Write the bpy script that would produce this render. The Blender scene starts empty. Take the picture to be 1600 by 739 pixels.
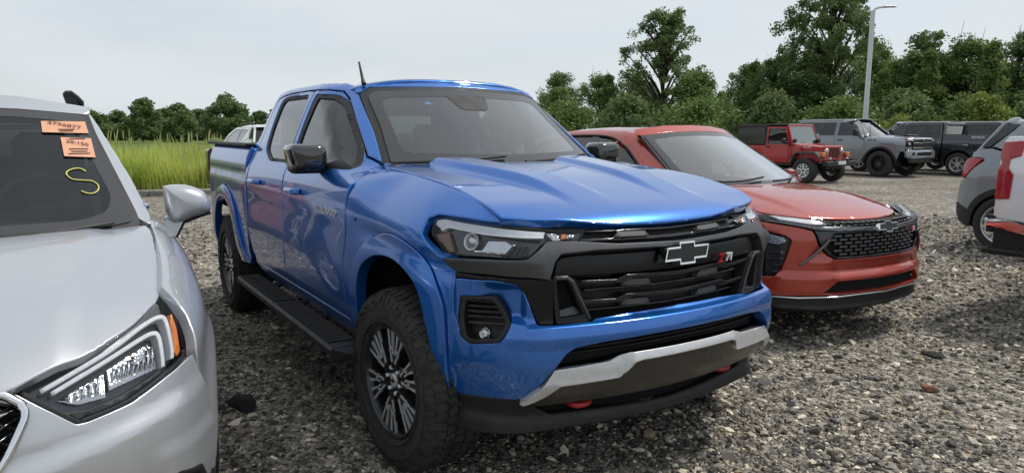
import bpy, bmesh, math, random
import numpy as np
from mathutils import Vector, Matrix
from mathutils.geometry import delaunay_2d_cdt, tessellate_polygon
SC = bpy.context.scene
# ---------------------------------------------------------------- camera
cam = bpy.data.cameras.new('camera'); cam_ob = bpy.data.objects.new('camera', cam); SC.collection.objects.link(cam_ob); SC.camera = cam_ob
cam.sensor_width = 36; cam.lens = 36*1113/1600; cam.clip_start = .05; cam.clip_end = 3000
_yaw, _pit, _rol = math.radians(147.28), math.radians(-8.22), math.radians(.19)
_f = Vector((math.cos(_yaw)*math.cos(_pit), math.sin(_yaw)*math.cos(_pit), math.sin(_pit))); _r = Vector((math.sin(_yaw), -math.cos(_yaw), 0)); _u = _r.cross(_f)
_r, _u = _r*math.cos(_rol)+_u*math.sin(_rol), _u*math.cos(_rol)-_r*math.sin(_rol)
cam_ob.matrix_world = Matrix(((_r.x, _u.x, -_f.x, 2.802), (_r.y, _u.y, -_f.y, -2.115), (_r.z, _u.z, -_f.z, 1.466), (0, 0, 0, 1)))
# ---------------------------------------------------------------- sky and sun (bright haze, soft sun)
SUN_EL, SUN_AZ = math.radians(57), math.radians(77)      # direction towards the sun, azimuth from +x to +y
w = bpy.data.worlds.new('World'); SC.world = w; w.use_nodes = True; nt = w.node_tree; nt.nodes.clear(); L = nt.links.new
wo = nt.nodes.new('ShaderNodeOutputWorld'); bg = nt.nodes.new('ShaderNodeBackground'); bg.inputs[1].default_value = .145
sky = nt.nodes.new('ShaderNodeTexSky'); sky.sky_type = 'NISHITA'; sky.sun_disc = False; sky.sun_elevation = SUN_EL; sky.sun_rotation = math.radians(90)-SUN_AZ
sky.air_density = 1.0; sky.dust_density = 2.5; sky.ozone_density = 1.0; sky.altitude = 200
tc = nt.nodes.new('ShaderNodeTexCoord'); mp = nt.nodes.new('ShaderNodeMapping'); mp.inputs['Scale'].default_value = (1.2, 1.2, 4.2)
cn = nt.nodes.new('ShaderNodeTexNoise'); cn.inputs['Scale'].default_value = 1.7; cn.inputs['Detail'].default_value = 7; cn.inputs['Roughness'].default_value = .52
cr = nt.nodes.new('ShaderNodeValToRGB'); cr.color_ramp.elements[0].position = .34; cr.color_ramp.elements[1].position = .60
cr.color_ramp.elements[0].color = (.58, .58, .58, 1); cr.color_ramp.elements[1].color = (.97, .97, .97, 1)
mx = nt.nodes.new('ShaderNodeMix'); mx.data_type = 'RGBA'; mx.inputs[7].default_value = (5.1, 5.45, 5.7, 1)
L(tc.outputs['Generated'], mp.inputs[0]); L(mp.outputs[0], cn.inputs['Vector']); L(cn.outputs['Fac'], cr.inputs[0]); L(cr.outputs[0], mx.inputs[0])
L(sky.outputs[0], mx.inputs[6]); L(mx.outputs[2], bg.inputs[0]); L(bg.outputs[0], wo.inputs[0])
sun = bpy.data.lights.new('sun', 'SUN'); sun.energy = 2.7; sun.angle = math.radians(9); sun.color = (1, .96, .9)
sun_ob = bpy.data.objects.new('sun', sun); SC.collection.objects.link(sun_ob); sun_ob.location = (0, 0, 30)
_d = Vector((math.cos(SUN_EL)*math.cos(SUN_AZ), math.cos(SUN_EL)*math.sin(SUN_AZ), math.sin(SUN_EL))); sun_ob.rotation_euler = _d.to_track_quat('Z', 'Y').to_euler()
SC.view_settings.view_transform = 'Standard'; SC.view_settings.look = 'None'; SC.view_settings.exposure = 0.; SC.view_settings.gamma = 1; SC.view_settings.use_curve_mapping = False
SC.render.engine = 'CYCLES'; SC.cycles.use_denoising = True; SC.cycles.max_bounces = 8; SC.cycles.transparent_max_bounces = 16
SC.cycles.sample_clamp_indirect = 6; SC.cycles.caustics_reflective = False; SC.cycles.caustics_refractive = False
def pch(xs, ys):
    xs = np.asarray(xs, float); ys = np.asarray(ys, float)
    h = np.diff(xs); d = np.diff(ys)/h
    m = np.zeros(len(xs)); m[0] = d[0]; m[-1] = d[-1]
    for i in range(1, len(xs)-1):
        if d[i-1]*d[i] > 0:
            w1 = 2*h[i]+h[i-1]; w2 = h[i]+2*h[i-1]
            m[i] = (w1+w2)/(w1/d[i-1]+w2/d[i])
    def f(x):
        x = np.asarray(x, float)
        i = np.clip(np.searchsorted(xs, x)-1, 0, len(xs)-2)
        t = (x-xs[i])/h[i]; lo = t < 0; hi = t > 1; tc = np.clip(t, 0, 1)
        v = ((1+2*tc)*(1-tc)**2*ys[i] + tc*(1-tc)**2*h[i]*m[i] + tc**2*(3-2*tc)*ys[i+1] + tc**2*(tc-1)*h[i]*m[i+1])
        return v + np.where(lo, t*h[i]*m[i], 0) + np.where(hi, (t-1)*h[i]*m[i+1], 0)
    return f
def sst(x, a, b):
    t = np.clip((x-a)/(b-a), 0, 1); return t*t*(3-2*t)
class HF:
    """height field: one coordinate ('x','y','z') as a function of the other two"""
    def __init__(self, ax, fn, sg): self.ax, self.fn, self.sg = ax, fn, sg
    def put(self, a, b, d):
        return np.stack({'x': (d, a, b), 'y': (a, d, b), 'z': (a, b, d)}[self.ax], -1)
    def pt(self, a, b):
        a = np.asarray(a, float); b = np.asarray(b, float)
        return self.put(a, b, self.fn(a, b))
    def tang(self, a, b, h=2e-3):
        ta = (self.pt(a+h, b)-self.pt(a-h, b))/(2*h); tb = (self.pt(a, b+h)-self.pt(a, b-h))/(2*h); return ta, tb
    def nrm(self, a, b):
        ta, tb = self.tang(a, b); n = np.cross(ta, tb); n /= np.linalg.norm(n, axis=-1, keepdims=True)
        k = 'xyz'.index(self.ax); s = np.sign(n[..., k:k+1])*self.sg
        return n*s
# ---- blue pickup surfaces
_tx0 = pch([.20,.30,.38,.45,.55,.62,.70,.77,.85,.93,1.0,1.07,1.14,1.2], [.69,.72,.715,.75,.80,.82,.81,.775,.775,.78,.772,.735,.69,.64])
def tk_front(y, z):
    a = np.abs(y); return _tx0(z) - .24*a**2 - .42*np.clip((a-.62)/.3, 0, 2)**2.2
_tbody = pch([.3,.45,.52,.62,.80,.98,1.08,1.15,1.22,1.28,1.40,1.55,1.68,1.74,1.80], [.84,.885,.925,.948,.957,.952,.957,.951,.935,.908,.868,.815,.76,.725,.60])
def tk_pillar(z): return -.61 - (z-1.30)*1.487
def tk_cab(x, z):
    s = _tbody(z); d = np.clip(x - (tk_pillar(z)-.26), 0, .6)*sst(z, 1.2, 1.32)
    s = s - (1.34-.37*np.clip((z-1.3)/.4, 0, 1))*d**1.45 - .02*np.clip((x+1.6), 0, 9)*sst(z,1.2,1.4)
    r = np.clip(-2.2-x, 0, 1)*sst(z, 1.2, 1.5)
    return -(s - .12*r**1.5)
_tcut = pch([-.7,-.47,-.14,.17,.38,.48,.56,.70], [1.315,1.305,1.285,1.255,1.215,1.19,1.15,1.06])
_tsh = pch([.3,.45,.52,.62,.80,.98,1.08,1.15,1.20,1.24,1.27,1.305], [.84,.885,.925,.948,.957,.952,.957,.949,.928,.893,.845,.735])
def tk_fender(x, z):
    t = np.clip(_tcut(x) - z, 0, 2); w = .24
    g = 1-np.clip(1-t/w, 0, 1)**2.1
    s = .735 + .205*g - .012*np.exp(-((t-.27)/.05)**2)
    s = s - .04*np.clip((.62-z)/.3, 0, 1)**1.5
    s = s - .30*np.clip((x-.05)/.6, 0, 2)**2.4*(1-.65*sst(z, .95, 1.13))
    w = sst(x, -.12, -.50); s = s*(1-w)+w*_tsh(z)
    return -s
def tk_bed(x, z):
    f = pch([.3,.5,.62,.9,1.1,1.2,1.3,1.36,1.40], [.88,.92,.945,.952,.955,.950,.927,.897,.85])(z)
    return -(f - .5*np.clip((-3.95-x)/.4, 0, 1)**2 - .01*np.exp(-((z-1.17)/.05)**2))
_thc = pch([-.9,-.62,-.3,0,.3,.5,.6,.66,.70,.74], [1.33,1.315,1.295,1.27,1.235,1.20,1.175,1.15,1.12,1.06])
def tk_hood(x, y):
    a = np.abs(y)
    base = _thc(x + .18*a**2)
    e = (_tcut(x)-_thc(x+.096)-.004)*np.clip((a-.25)/.48, 0, 1.1)**2
    k = sst(x, .55, -.05)*sst(x, -1.0, -.35)          # raised twin domes
    inner = .17+.10*sst(x, .5, -.6); outer = .36+.12*sst(x, .45, -.6)
    d = sst(a, outer+.030, outer-.030)*(.35+.65*sst(a, inner-.04, inner+.025))
    k2 = sst(x, .62, .1)
    return base + e + .038*k2*d
def tk_wind(y, z):   # windshield: x from y,z
    return -.61 - (z-1.30)*1.487 + .17 - .17*(np.abs(y)/.66)**2.2
def tk_roof(x, y):
    return 1.80 - .10*(np.abs(y)/.70)**3 - .06*np.clip((x+1.35)/.4, 0, 1)**2 - .05*np.clip((-2.1-x)/.5, 0, 1)**2
TK = dict(front=HF('x', tk_front, 1), cab=HF('y', tk_cab, -1), fender=HF('y', tk_fender, -1), bed=HF('y', tk_bed, -1),
          hood=HF('z', tk_hood, 1), wind=HF('x', tk_wind, 1), roof=HF('z', tk_roof, 1))
# ---- silver SUV surfaces (left side given, mirrored to the right)
_sx0 = pch([.18,.30,.42,.55,.65,.72,.80,.90,.97], [.80,.88,.925,.94,.93,.908,.862,.775,.70])
def sv_front(y, z):
    a = np.abs(y); return _sx0(z) - .35*a**2 - .9*np.clip(a-.55, 0, 1)**1.8 - .9*np.clip(a-.74, 0, 1)**1.3
_shc = pch([-.5,-.15,0,.2,.45,.60,.72,.80,.86,.92], [1.115,1.10,1.092,1.062,1.005,.958,.905,.862,.82,.76])
def sv_hood(x, y):
    a = np.abs(y); b = _shc(x+.27*a**2)
    cr = .012*sst(a, .50+.10*sst(x, .7, 0), .42+.10*sst(x, .7, 0))
    return b + .02*(a/.75)**2 - .085*(.30+.70*sst(x, -.3, .3))*np.clip(a/.76, 0, 1.2)**4 + cr - .012
_sbody = pch([.15,.25,.40,.55,.70,.82,.90,.96,1.02,1.06,1.25,1.45,1.55,1.62,1.68], [.80,.855,.885,.90,.90,.885,.865,.84,.81,.79,.715,.625,.575,.52,.38])
def sv_pillar(z): return -.25-(z-1.10)*1.46
def sv_side(x, z):
    s = _sbody(z); d = np.clip(x-(sv_pillar(z)-.22), 0, .5)*sst(z, 1.04, 1.14); s = s-1.0*d**1.5
    tp = np.clip((x-.10)/.5, 0, 2); s = s-.09*tp**2.2
    s = s + .035*np.exp(-((np.hypot(x, z-.34)-.40)/.09)**2)*sst(z, .90, .72) + .035*np.exp(-((np.hypot(x+2.555, z-.34)-.40)/.09)**2)*sst(z, .95, .8)
    s = s-.35*np.clip((-2.75-x)/.7, 0, 1)**2.2
    return s
def sv_fender(x, z):
    zc = pch([-.4,-.2,0,.2,.45,.6], [1.10,1.083,1.045,1.0,.945,.90])(x); t = np.clip(zc-z, 0, 2)
    g = 1-np.clip(1-t/.20, 0, 1)**2.3
    s = .752+.140*g - .04*np.clip((.45-z)/.3, 0, 1)**1.5
    return s-.10*np.clip((x-.05)/.55, 0, 2)**2.1 + .030*np.exp(-((np.hypot(x, z-.34)-.40)/.09)**2)*sst(z, .90, .72)
def sv_wind(y, z): return sv_pillar(z)+.20-.20*(np.abs(y)/.68)**2.1
def sv_roof(x, y): return 1.625-.085*(np.abs(y)/.60)**3-.07*np.clip((x+1.2)/.4, 0, 1)**2-.08*np.clip((-2.2-x)/.9, 0, 1)**2
SVS = dict(front=HF('x', sv_front, 1), hood=HF('z', sv_hood, 1), side=HF('y', sv_side, 1), fender=HF('y', sv_fender, 1), wind=HF('x', sv_wind, 1), roof=HF('z', sv_roof, 1))
# ---- orange-red crossover surfaces (right side given)
_xx0 = pch([.12,.20,.30,.42,.55,.68,.78,.84,.90,.96], [.80,.85,.875,.88,.878,.874,.866,.845,.775,.69])
def tx_front(y, z):
    a = np.abs(y); return _xx0(z)-.30*a**2-.9*np.clip(a-.55, 0, 1)**1.8-.9*np.clip(a-.76, 0, 1)**1.3
_xhc = pch([-.6,-.35,0,.3,.5,.65,.74,.80,.86], [1.075,1.06,1.03,.985,.945,.91,.88,.845,.79])
def tx_hood(x, y):
    a = np.abs(y); b = _xhc(x+.25*a**2)
    return b-.05*np.clip(a/.74, 0, 1.3)**3.5+.016*sst(a, .52, .44)*sst(x, .75, .2)
_xbody = pch([.15,.25,.40,.55,.70,.85,.95,1.0,1.06,1.25,1.40,1.47,1.53], [.80,.86,.89,.905,.905,.90,.875,.84,.80,.70,.615,.56,.42])
def tx_pillar(z): return -.38-(z-1.05)*1.90
def tx_side(x, z):
    s = _xbody(z); d = np.clip(x-(tx_pillar(z)-.22), 0, .5)*sst(z, 1.0, 1.1); s = s-.9*d**1.5
    s = s-.14*np.clip((x-.10)/.5, 0, 2)**2.2-.3*np.clip((-2.95-x)/.7, 0, 1)**2.2
    return -s
def tx_fender(x, z):
    zc = pch([-.5,-.2,.1,.35,.55,.65], [1.035,1.01,.975,.935,.895,.87])(x); t = np.clip(zc-z, 0, 2); g = 1-np.clip(1-t/.18, 0, 1)**2.3
    return -(.735+.165*g-.03*np.clip((.45-z)/.3, 0, 1)**1.5-.11*np.clip((x-.05)/.55, 0, 2)**2.1)
def tx_wind(y, z): return tx_pillar(z)+.22-.22*(np.abs(y)/.68)**2.1
def tx_roof(x, y): return 1.535-.085*(np.abs(y)/.58)**3-.06*np.clip((x+1.35)/.4, 0, 1)**2-.10*np.clip((-1.9-x)/1.2, 0, 1)**2
TXS = dict(front=HF('x', tx_front, 1), hood=HF('z', tx_hood, 1), side=HF('y', tx_side, -1), fender=HF('y', tx_fender, -1), wind=HF('x', tx_wind, 1), roof=HF('z', tx_roof, 1))
# ---------------------------------------------------------------- mesh kit
COL = bpy.context.scene.collection
def link(o, parent=None):
    COL.objects.link(o)
    if parent is not None: o.parent = parent
    return o
def thing(name, label, cat, loc=(0,0,0), rz=0, group=None):
    o = bpy.data.objects.new(name, None); o.location = loc; o.rotation_euler = (0,0,rz); o.empty_display_size = .2
    o['label'] = label; o['category'] = cat
    if group: o['group'] = group
    return link(o)
def node(name, parent, loc=(0,0,0), rot=(0,0,0), label=None):
    o = bpy.data.objects.new(name, None); o.location = loc; o.rotation_euler = rot; o.empty_display_size = .1
    if label: o['label'] = label
    return link(o, parent)
def tag(o, label=None, cat=None, group=None, kind=None):
    for k, v in (('label', label), ('category', cat), ('group', group), ('kind', kind)):
        if v: o[k] = v
    return o
def mesh(name, V, Fc, mats, parent=None, N=None, smooth=True, mi=None):
    me = bpy.data.meshes.new(name); me.from_pydata([tuple(map(float, v)) for v in V], [], [tuple(map(int, f)) for f in Fc])
    for m in (mats if isinstance(mats, (list, tuple)) else [mats]): me.materials.append(m)
    me.polygons.foreach_set('use_smooth', [bool(smooth)]*len(me.polygons))
    if mi is not None: me.polygons.foreach_set('material_index', mi)
    if N is not None:
        me.normals_split_custom_set_from_vertices([tuple(map(float, n)) for n in N])
    me.update()
    return link(bpy.data.objects.new(name, me), parent)
def area2(p): 
    p = np.asarray(p); q = np.roll(p, -1, 0); return .5*np.sum(p[:,0]*q[:,1]-q[:,0]*p[:,1])
def ccw(p):
    p = np.asarray(p, float); return p if area2(p) > 0 else p[::-1].copy()
def inpoly(P, poly):
    P = np.asarray(P); x, y = P[:,0], P[:,1]; r = np.zeros(len(P), bool); n = len(poly); j = n-1
    for i in range(n):
        xi, yi = poly[i]; xj, yj = poly[j]
        c = ((yi > y) != (yj > y))
        with np.errstate(divide='ignore', invalid='ignore'): r ^= c & (x < (xj-xi)*(y-yi)/(yj-yi+1e-30)+xi)
        j = i
    return r
def segdist(P, poly):
    P = np.asarray(P); d = np.full(len(P), 1e9)
    for a, b in zip(poly, np.roll(poly, -1, 0)):
        ab = b-a; t = np.clip(((P-a)@ab)/max(ab@ab, 1e-12), 0, 1); d = np.minimum(d, np.linalg.norm(P-(a+t[:,None]*ab), axis=1))
    return d
def rnd(poly, r, n=4):
    """round every corner with radius about r"""
    poly = np.asarray(poly, float); out = []; N = len(poly)
    for i in range(N):
        p = poly[i]; a = poly[i-1]-p; b = poly[(i+1) % N]-p; la, lb = np.linalg.norm(a), np.linalg.norm(b)
        rr = r[i] if isinstance(r, (list, tuple)) else r
        k = min(rr, .45*la, .45*lb)
        if k < 1e-4: out.append(p); continue
        p0 = p+a/la*k; p1 = p+b/lb*k
        for t in np.linspace(0, 1, n+1): out.append((1-t)**2*p0+2*t*(1-t)*p+t*t*p1)
    return np.array(out)
def spl(pts, n=6, closed=False):
    """Catmull-Rom through points"""
    P = np.asarray(pts, float); N = len(P); out = []
    for i in range(N if closed else N-1):
        g = (lambda k: P[k % N]) if closed else (lambda k: P[min(max(k, 0), N-1)])
        p0, p1, p2, p3 = g(i-1), g(i), g(i+1), g(i+2)
        for t in np.arange(n)/n:
            out.append(.5*(2*p1+(p2-p0)*t+(2*p0-5*p1+4*p2-p3)*t*t+(3*p1-p0-3*p2+p3)*t**3))
    if not closed: out.append(P[-1])
    return np.array(out)
def resamp(poly, res):
    out = []
    for a, b in zip(poly, np.roll(poly, -1, 0)):
        k = max(1, int(math.ceil(np.linalg.norm(b-a)/res)))
        for i in range(k): out.append(a+(b-a)*i/k)
    return np.array(out)
def strip2(path, w0, w1=None):
    """polygon round a 2D path, w0 to its left and w1 to its right"""
    P = np.asarray(path, float); w1 = w0 if w1 is None else w1
    d = np.gradient(P, axis=0); d /= np.linalg.norm(d, axis=1)[:,None]+1e-12; n = np.stack([-d[:,1], d[:,0]], 1)
    return np.vstack([P+n*w0, (P-n*w1)[::-1]])
def tri2(poly, res, bev, holes=()):
    poly = resamp(ccw(poly), res); rings = [poly]+[resamp(ccw(h)[::-1], res) for h in holes]
    pts = []; ed = []
    for r in rings:
        k = len(pts); n = len(r); pts += list(r); ed += [(k+i, k+(i+1) % n) for i in range(n)]
    allseg = rings
    def dist(P): return np.min([segdist(P, r) for r in allseg], 0)
    extra = []
    if bev > 0:
        for r in rings:
            a = np.roll(r, 1, 0); b = np.roll(r, -1, 0); t = b-a; t /= np.linalg.norm(t, axis=1)[:,None]+1e-12
            q = r+np.stack([-t[:,1], t[:,0]], 1)*bev
            ok = inpoly(q, poly) & (dist(q) > bev*.7); extra += list(q[ok])
    lo, hi = poly.min(0), poly.max(0)
    nx, ny = max(2, int((hi[0]-lo[0])/res)), max(2, int((hi[1]-lo[1])/res))
    gx, gy = np.meshgrid(np.linspace(lo[0], hi[0], nx+1), np.linspace(lo[1], hi[1], ny+1)); G = np.stack([gx.ravel(), gy.ravel()], 1)
    ok = inpoly(G, poly)
    for h in holes: ok &= ~inpoly(G, ccw(h))
    G = G[ok]
    if len(G): G = G[dist(G) > max(bev*2, res*.45)]
    pts += extra+list(G)
    r = delaunay_2d_cdt([Vector((float(p[0]), float(p[1]))) for p in pts], ed, [], 0, 1e-6)
    V = np.array([tuple(v) for v in r[0]]); T = np.array([f for f in r[2] if len(f) == 3])
    c = V[T].mean(1); ok = inpoly(c, poly)
    for h in holes: ok &= ~inpoly(c, ccw(h))
    T = T[ok]
    a, b, cc = V[T[:,0]], V[T[:,1]], V[T[:,2]]
    ar = (b[:,0]-a[:,0])*(cc[:,1]-a[:,1])-(b[:,1]-a[:,1])*(cc[:,0]-a[:,0])
    T[ar < 0] = T[ar < 0][:, ::-1]; T = T[np.abs(ar) > 1e-10]
    return V, T
def panel(name, hf, poly, parent, mat, off=0., th=.014, res=.035, bev=.004, holes=(), mir=False, label=None, drop=None):
    """a sheet cut to a 2D outline, laid on a height field, with rounded edges and thickness"""
    V2, T = tri2(np.asarray(poly, float), res, bev, [np.asarray(h, float) for h in holes])
    P = hf.pt(V2[:,0], V2[:,1]); N = hf.nrm(V2[:,0], V2[:,1]); ta, tb = hf.tang(V2[:,0], V2[:,1])
    o = off(V2[:,0], V2[:,1]) if callable(off) else off
    P = P + N*np.reshape(o, (-1, 1))
    if callable(off):
        h = 1e-3
        def Q(a, b): return hf.pt(a, b)+hf.nrm(a, b)*np.reshape(off(a, b), (-1, 1))
        n = np.cross(Q(V2[:,0]+h, V2[:,1])-Q(V2[:,0]-h, V2[:,1]), Q(V2[:,0], V2[:,1]+h)-Q(V2[:,0], V2[:,1]-h))
        n /= np.linalg.norm(n, axis=1)[:,None]+1e-12; N = n*np.sign(np.sum(n*N, 1))[:,None]
    e = {}
    for t in T:
        for i in range(3):
            k = (int(t[i]), int(t[(i+1) % 3]))
            if (k[1], k[0]) in e: del e[(k[1], k[0])]
            else: e[k] = 1
    E = list(e)
    out = np.zeros((len(V2), 2))
    for i, j in E:
        d = V2[j]-V2[i]; n = np.array([d[1], -d[0]])/(np.linalg.norm(d)+1e-12); out[i] += n; out[j] += n
    B = np.array(sorted({i for k in E for i in k}), int)
    o3 = ta*out[:, :1]+tb*out[:, 1:]; o3 -= N*np.sum(o3*N, 1)[:,None]
    o3[B] /= np.linalg.norm(o3[B], axis=1)[:,None]+1e-12
    P2 = P.copy(); N2 = N.copy()
    if bev > 0:
        P2[B] -= N[B]*bev*(1. if drop is None else drop); N2[B] = N[B]*.6+o3[B]*.8
    n0 = len(P2); idx = {int(b): n0+i for i, b in enumerate(B)}; n1 = n0+len(B)
    Vt = np.vstack([P2, P2[B], P2[B]-N[B]*th]); Nt = np.vstack([N2, o3[B] if len(B) else o3[:0], o3[B]])
    Fc = [tuple(t) for t in T]
    # orientation check
    fl = np.sum(np.cross(P[T[:,1]]-P[T[:,0]], P[T[:,2]]-P[T[:,0]])*N[T[:,0]]) < 0
    if fl: Fc = [f[::-1] for f in Fc]
    for i, j in E:
        q = (idx[i], idx[i]+len(B), idx[j]+len(B), idx[j]); Fc.append(q[::-1] if fl else q)
    ob = mesh(name, Vt, Fc, mat, parent, Nt)
    if label: ob['label'] = label
    if mir:
        Vm = Vt*[1,-1,1]; Nm = Nt*[1,-1,1]
        om = mesh(name, Vm, [f[::-1] for f in Fc], mat, parent, Nm)
        return ob, om
    return ob
def sym(half):
    """close a right-half outline (y<=0, from y=0 to y=0) by its mirror image"""
    h = np.asarray(half, float); m = h[::-1]*[-1, 1]
    return np.vstack([h, m])
class MB:
    """collects simple shapes into one mesh"""
    def __init__(s): s.V = []; s.F = []; s.M = []; s.n = 0
    def add(s, V, F, m=0):
        V = np.asarray(V, float); s.V.append(V); s.F += [tuple(int(i)+s.n for i in f) for f in F]; s.M += [m]*len(F); s.n += len(V); return s
    def box(s, c, d, rz=0, m=0, bev=0, ry=0, rx=0, taper=(1, 1)):
        x, y, z = [k/2 for k in d]
        if bev > 0:
            b = min(bev, x*.9, y*.9, z*.9); V = []; 
            for sx in (-1, 1):
                for sy in (-1, 1):
                    for sz in (-1, 1):
                        V += [(sx*x, sy*(y-b), sz*(z-b)), (sx*(x-b), sy*y, sz*(z-b)), (sx*(x-b), sy*(y-b), sz*z)]
            V = np.array(V); F = convex(V)
        else:
            V = np.array([(i, j, k) for i in (-x, x) for j in (-y, y) for k in (-z, z)], float)
            F = [(0,1,3,2),(4,6,7,5),(0,4,5,1),(2,3,7,6),(0,2,6,4),(1,5,7,3)]
        if taper != (1, 1):
            t = (V[:,2]+z)/(2*z); V[:,0] *= 1+(taper[0]-1)*t; V[:,1] *= 1+(taper[1]-1)*t
        R = np.array((Matrix.Rotation(rz, 3, 'Z') @ Matrix.Rotation(ry, 3, 'Y') @ Matrix.Rotation(rx, 3, 'X')))
        return s.add(V@R.T+np.asarray(c), F, m)
    def hull(s, P, m=0):
        V = np.asarray(P, float); return s.add(V, convex(V), m)
    def tube(s, path, r, n=8, m=0, cap=True, flat=None):
        P = np.asarray(path, float); k = len(P); r = np.full(k, r) if np.isscalar(r) else np.asarray(r, float)
        d = np.gradient(P, axis=0); d /= np.linalg.norm(d, axis=1)[:,None]+1e-12
        up = np.array([0, 0, 1.]) if abs(d[0][2]) < .9 else np.array([1., 0, 0]); V = []
        for i in range(k):
            a = np.cross(d[i], up); a /= np.linalg.norm(a)+1e-12; b = np.cross(a, d[i])
            up = b
            for j in range(n):
                t = 2*math.pi*j/n; V.append(P[i]+r[i]*(math.cos(t)*a+(flat or 1)*math.sin(t)*b))
        F = [(i*n+j, i*n+(j+1) % n, (i+1)*n+(j+1) % n, (i+1)*n+j) for i in range(k-1) for j in range(n)]
        if cap: F += [tuple(range(n))[::-1], tuple((k-1)*n+j for j in range(n))]
        return s.add(V, F, m)
    def lathe(s, prof, axis='y', n=48, c=(0,0,0), m=0, close=False):
        """prof: (radius, position along axis)"""
        V = []; k = len(prof)
        for i in range(n):
            t = 2*math.pi*i/n; ct, st = math.cos(t), math.sin(t)
            for r, h in prof:
                V.append({'y': (r*ct, h, r*st), 'z': (r*ct, r*st, h), 'x': (h, r*ct, r*st)}[axis])
        kk = k if close else k-1
        F = [(i*k+j, i*k+(j+1) % k, ((i+1) % n)*k+(j+1) % k, ((i+1) % n)*k+j) for i in range(n) for j in range(kk)]
        return s.add(np.array(V)+np.asarray(c), F, m)
    def prism(s, poly, d0, d1, axis='y', m=0):
        """2D outline extruded along axis from d0 to d1 (outline in the other two axes)"""
        p = resamp(ccw(poly), 9); n = len(p)
        tri = tessellate_polygon([[Vector((float(a), float(b), 0)) for a, b in p]])
        def put(d): return np.array([{'y': (a, d, b), 'x': (d, a, b), 'z': (a, b, d)}[axis] for a, b in p])
        V = np.vstack([put(d0), put(d1)]); F = []
        fl = (axis != 'y') == (d1 > d0)
        for t in tri:
            t = tuple(t); a, b, c = p[t[0]], p[t[1]], p[t[2]]
            if (b[0]-a[0])*(c[1]-a[1])-(b[1]-a[1])*(c[0]-a[0]) < 0: t = t[::-1]
            top = tuple(i+n for i in t); F += [top, t[::-1]] if fl else [top[::-1], t]
        for i in range(n):
            j = (i+1) % n; q = (i, j, j+n, i+n); F.append(q if fl else q[::-1])
        return s.add(V, F, m)
    def xf(s, M):
        M = np.array(M); s.V = [v@M[:3, :3].T+M[:3, 3] for v in s.V]; return s
    def build(s, name, mats, parent=None, smooth=True, angle=35, loc=None, mirror=False):
        V = np.vstack(s.V)
        def mk(V, F):
            o = mesh(name, V, F, mats, parent, None, smooth, s.M)
            if smooth and angle < 170: o.data.set_sharp_from_angle(angle=math.radians(angle))
            if loc is not None: o.location = loc
            return o
        o = mk(V, s.F)
        if mirror: return o, mk(V*[1,-1,1], [f[::-1] for f in s.F])
        return o
def convex(V):
    bm = bmesh.new(); vs = [bm.verts.new(tuple(v)) for v in V]
    for i, v in enumerate(vs): v.index = i
    r = bmesh.ops.convex_hull(bm, input=vs); idx = {v: i for i, v in enumerate(vs)}
    c = np.mean(V, 0); F = []
    for f in bm.faces:
        q = tuple(idx[v] for v in f.verts); n = np.cross(V[q[1]]-V[q[0]], V[q[2]]-V[q[0]])
        F.append(q if np.dot(n, V[q[0]]-c) > 0 else q[::-1])
    bm.free(); return F
def bead(name, hf, path, r, parent, mat, off=0., mir=False, closed=False, n=6):
    p = np.asarray(path, float)
    if closed: p = np.vstack([p, p[:1]])
    P = hf.pt(p[:,0], p[:,1])+hf.nrm(p[:,0], p[:,1])*off
    return MB().tube(P, r, n).build(name, mat, parent, angle=180, mirror=mir)
def text_mesh(name, txt, size, depth, mat, parent, M, shear=0, sx=1, bold=0):
    cu = bpy.data.curves.new(name, 'FONT'); cu.body = txt; cu.size = size; cu.extrude = depth; cu.align_x = 'CENTER'; cu.align_y = 'CENTER'; cu.shear = shear; cu.offset = bold
    cu.resolution_u = 3
    o = bpy.data.objects.new(name, cu); COL.objects.link(o)
    dg = bpy.context.evaluated_depsgraph_get(); me = bpy.data.meshes.new_from_object(o.evaluated_get(dg))
    bpy.data.objects.remove(o); bpy.data.curves.remove(cu)
    me.transform(Matrix.Diagonal((sx, 1, 1, 1))); me.transform(M); me.name = name
    me.materials.clear(); me.materials.append(mat)
    return link(bpy.data.objects.new(name, me), parent)
def frame_on(hf, a, b, off=0., right=None, rot=0):
    """4x4 matrix at a surface point: local z = outward normal, local x along 'right'"""
    p = hf.pt(np.array([a]), np.array([b]))[0]; n = hf.nrm(np.array([a]), np.array([b]))[0]
    r = np.array(right, float); r -= n*(r@n); r /= np.linalg.norm(r); u = np.cross(n, r)
    c, s = math.cos(rot), math.sin(rot); r, u = r*c+u*s, u*c-r*s
    p = p+n*off
    return Matrix(((r[0], u[0], n[0], p[0]), (r[1], u[1], n[1], p[1]), (r[2], u[2], n[2], p[2]), (0, 0, 0, 1)))
def on_frame(name, M, polys, d, mats, parent, depth0=0.):
    """flat badge pieces: list of (outline, material index, height) standing on a frame"""
    mb = MB()
    for poly, m, h in polys: mb.prism(poly, depth0, h, 'z', m)
    mb.xf(M); return mb.build(name, mats, parent, angle=30)
def loft(q, prof, st, sg=1, n=3):
    """closed outline in (y, z) swept through (x, scale) stations"""
    pr = spl(prof, n, True); c = pr.mean(0); k = len(pr); V = [(x, (c[0]+(p[0]-c[0])*s)*sg, c[1]+(p[1]-c[1])*s) for x, s in st for p in pr]; m = len(st)
    F = [(i*k+j, i*k+(j+1) % k, (i+1)*k+(j+1) % k, (i+1)*k+j) for i in range(m-1) for j in range(k)]+[tuple(range(k))[::-1], tuple((m-1)*k+j for j in range(k))]
    if (area2(pr) > 0) == (sg < 0): F = [f[::-1] for f in F]
    return q.add(V, F)
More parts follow.
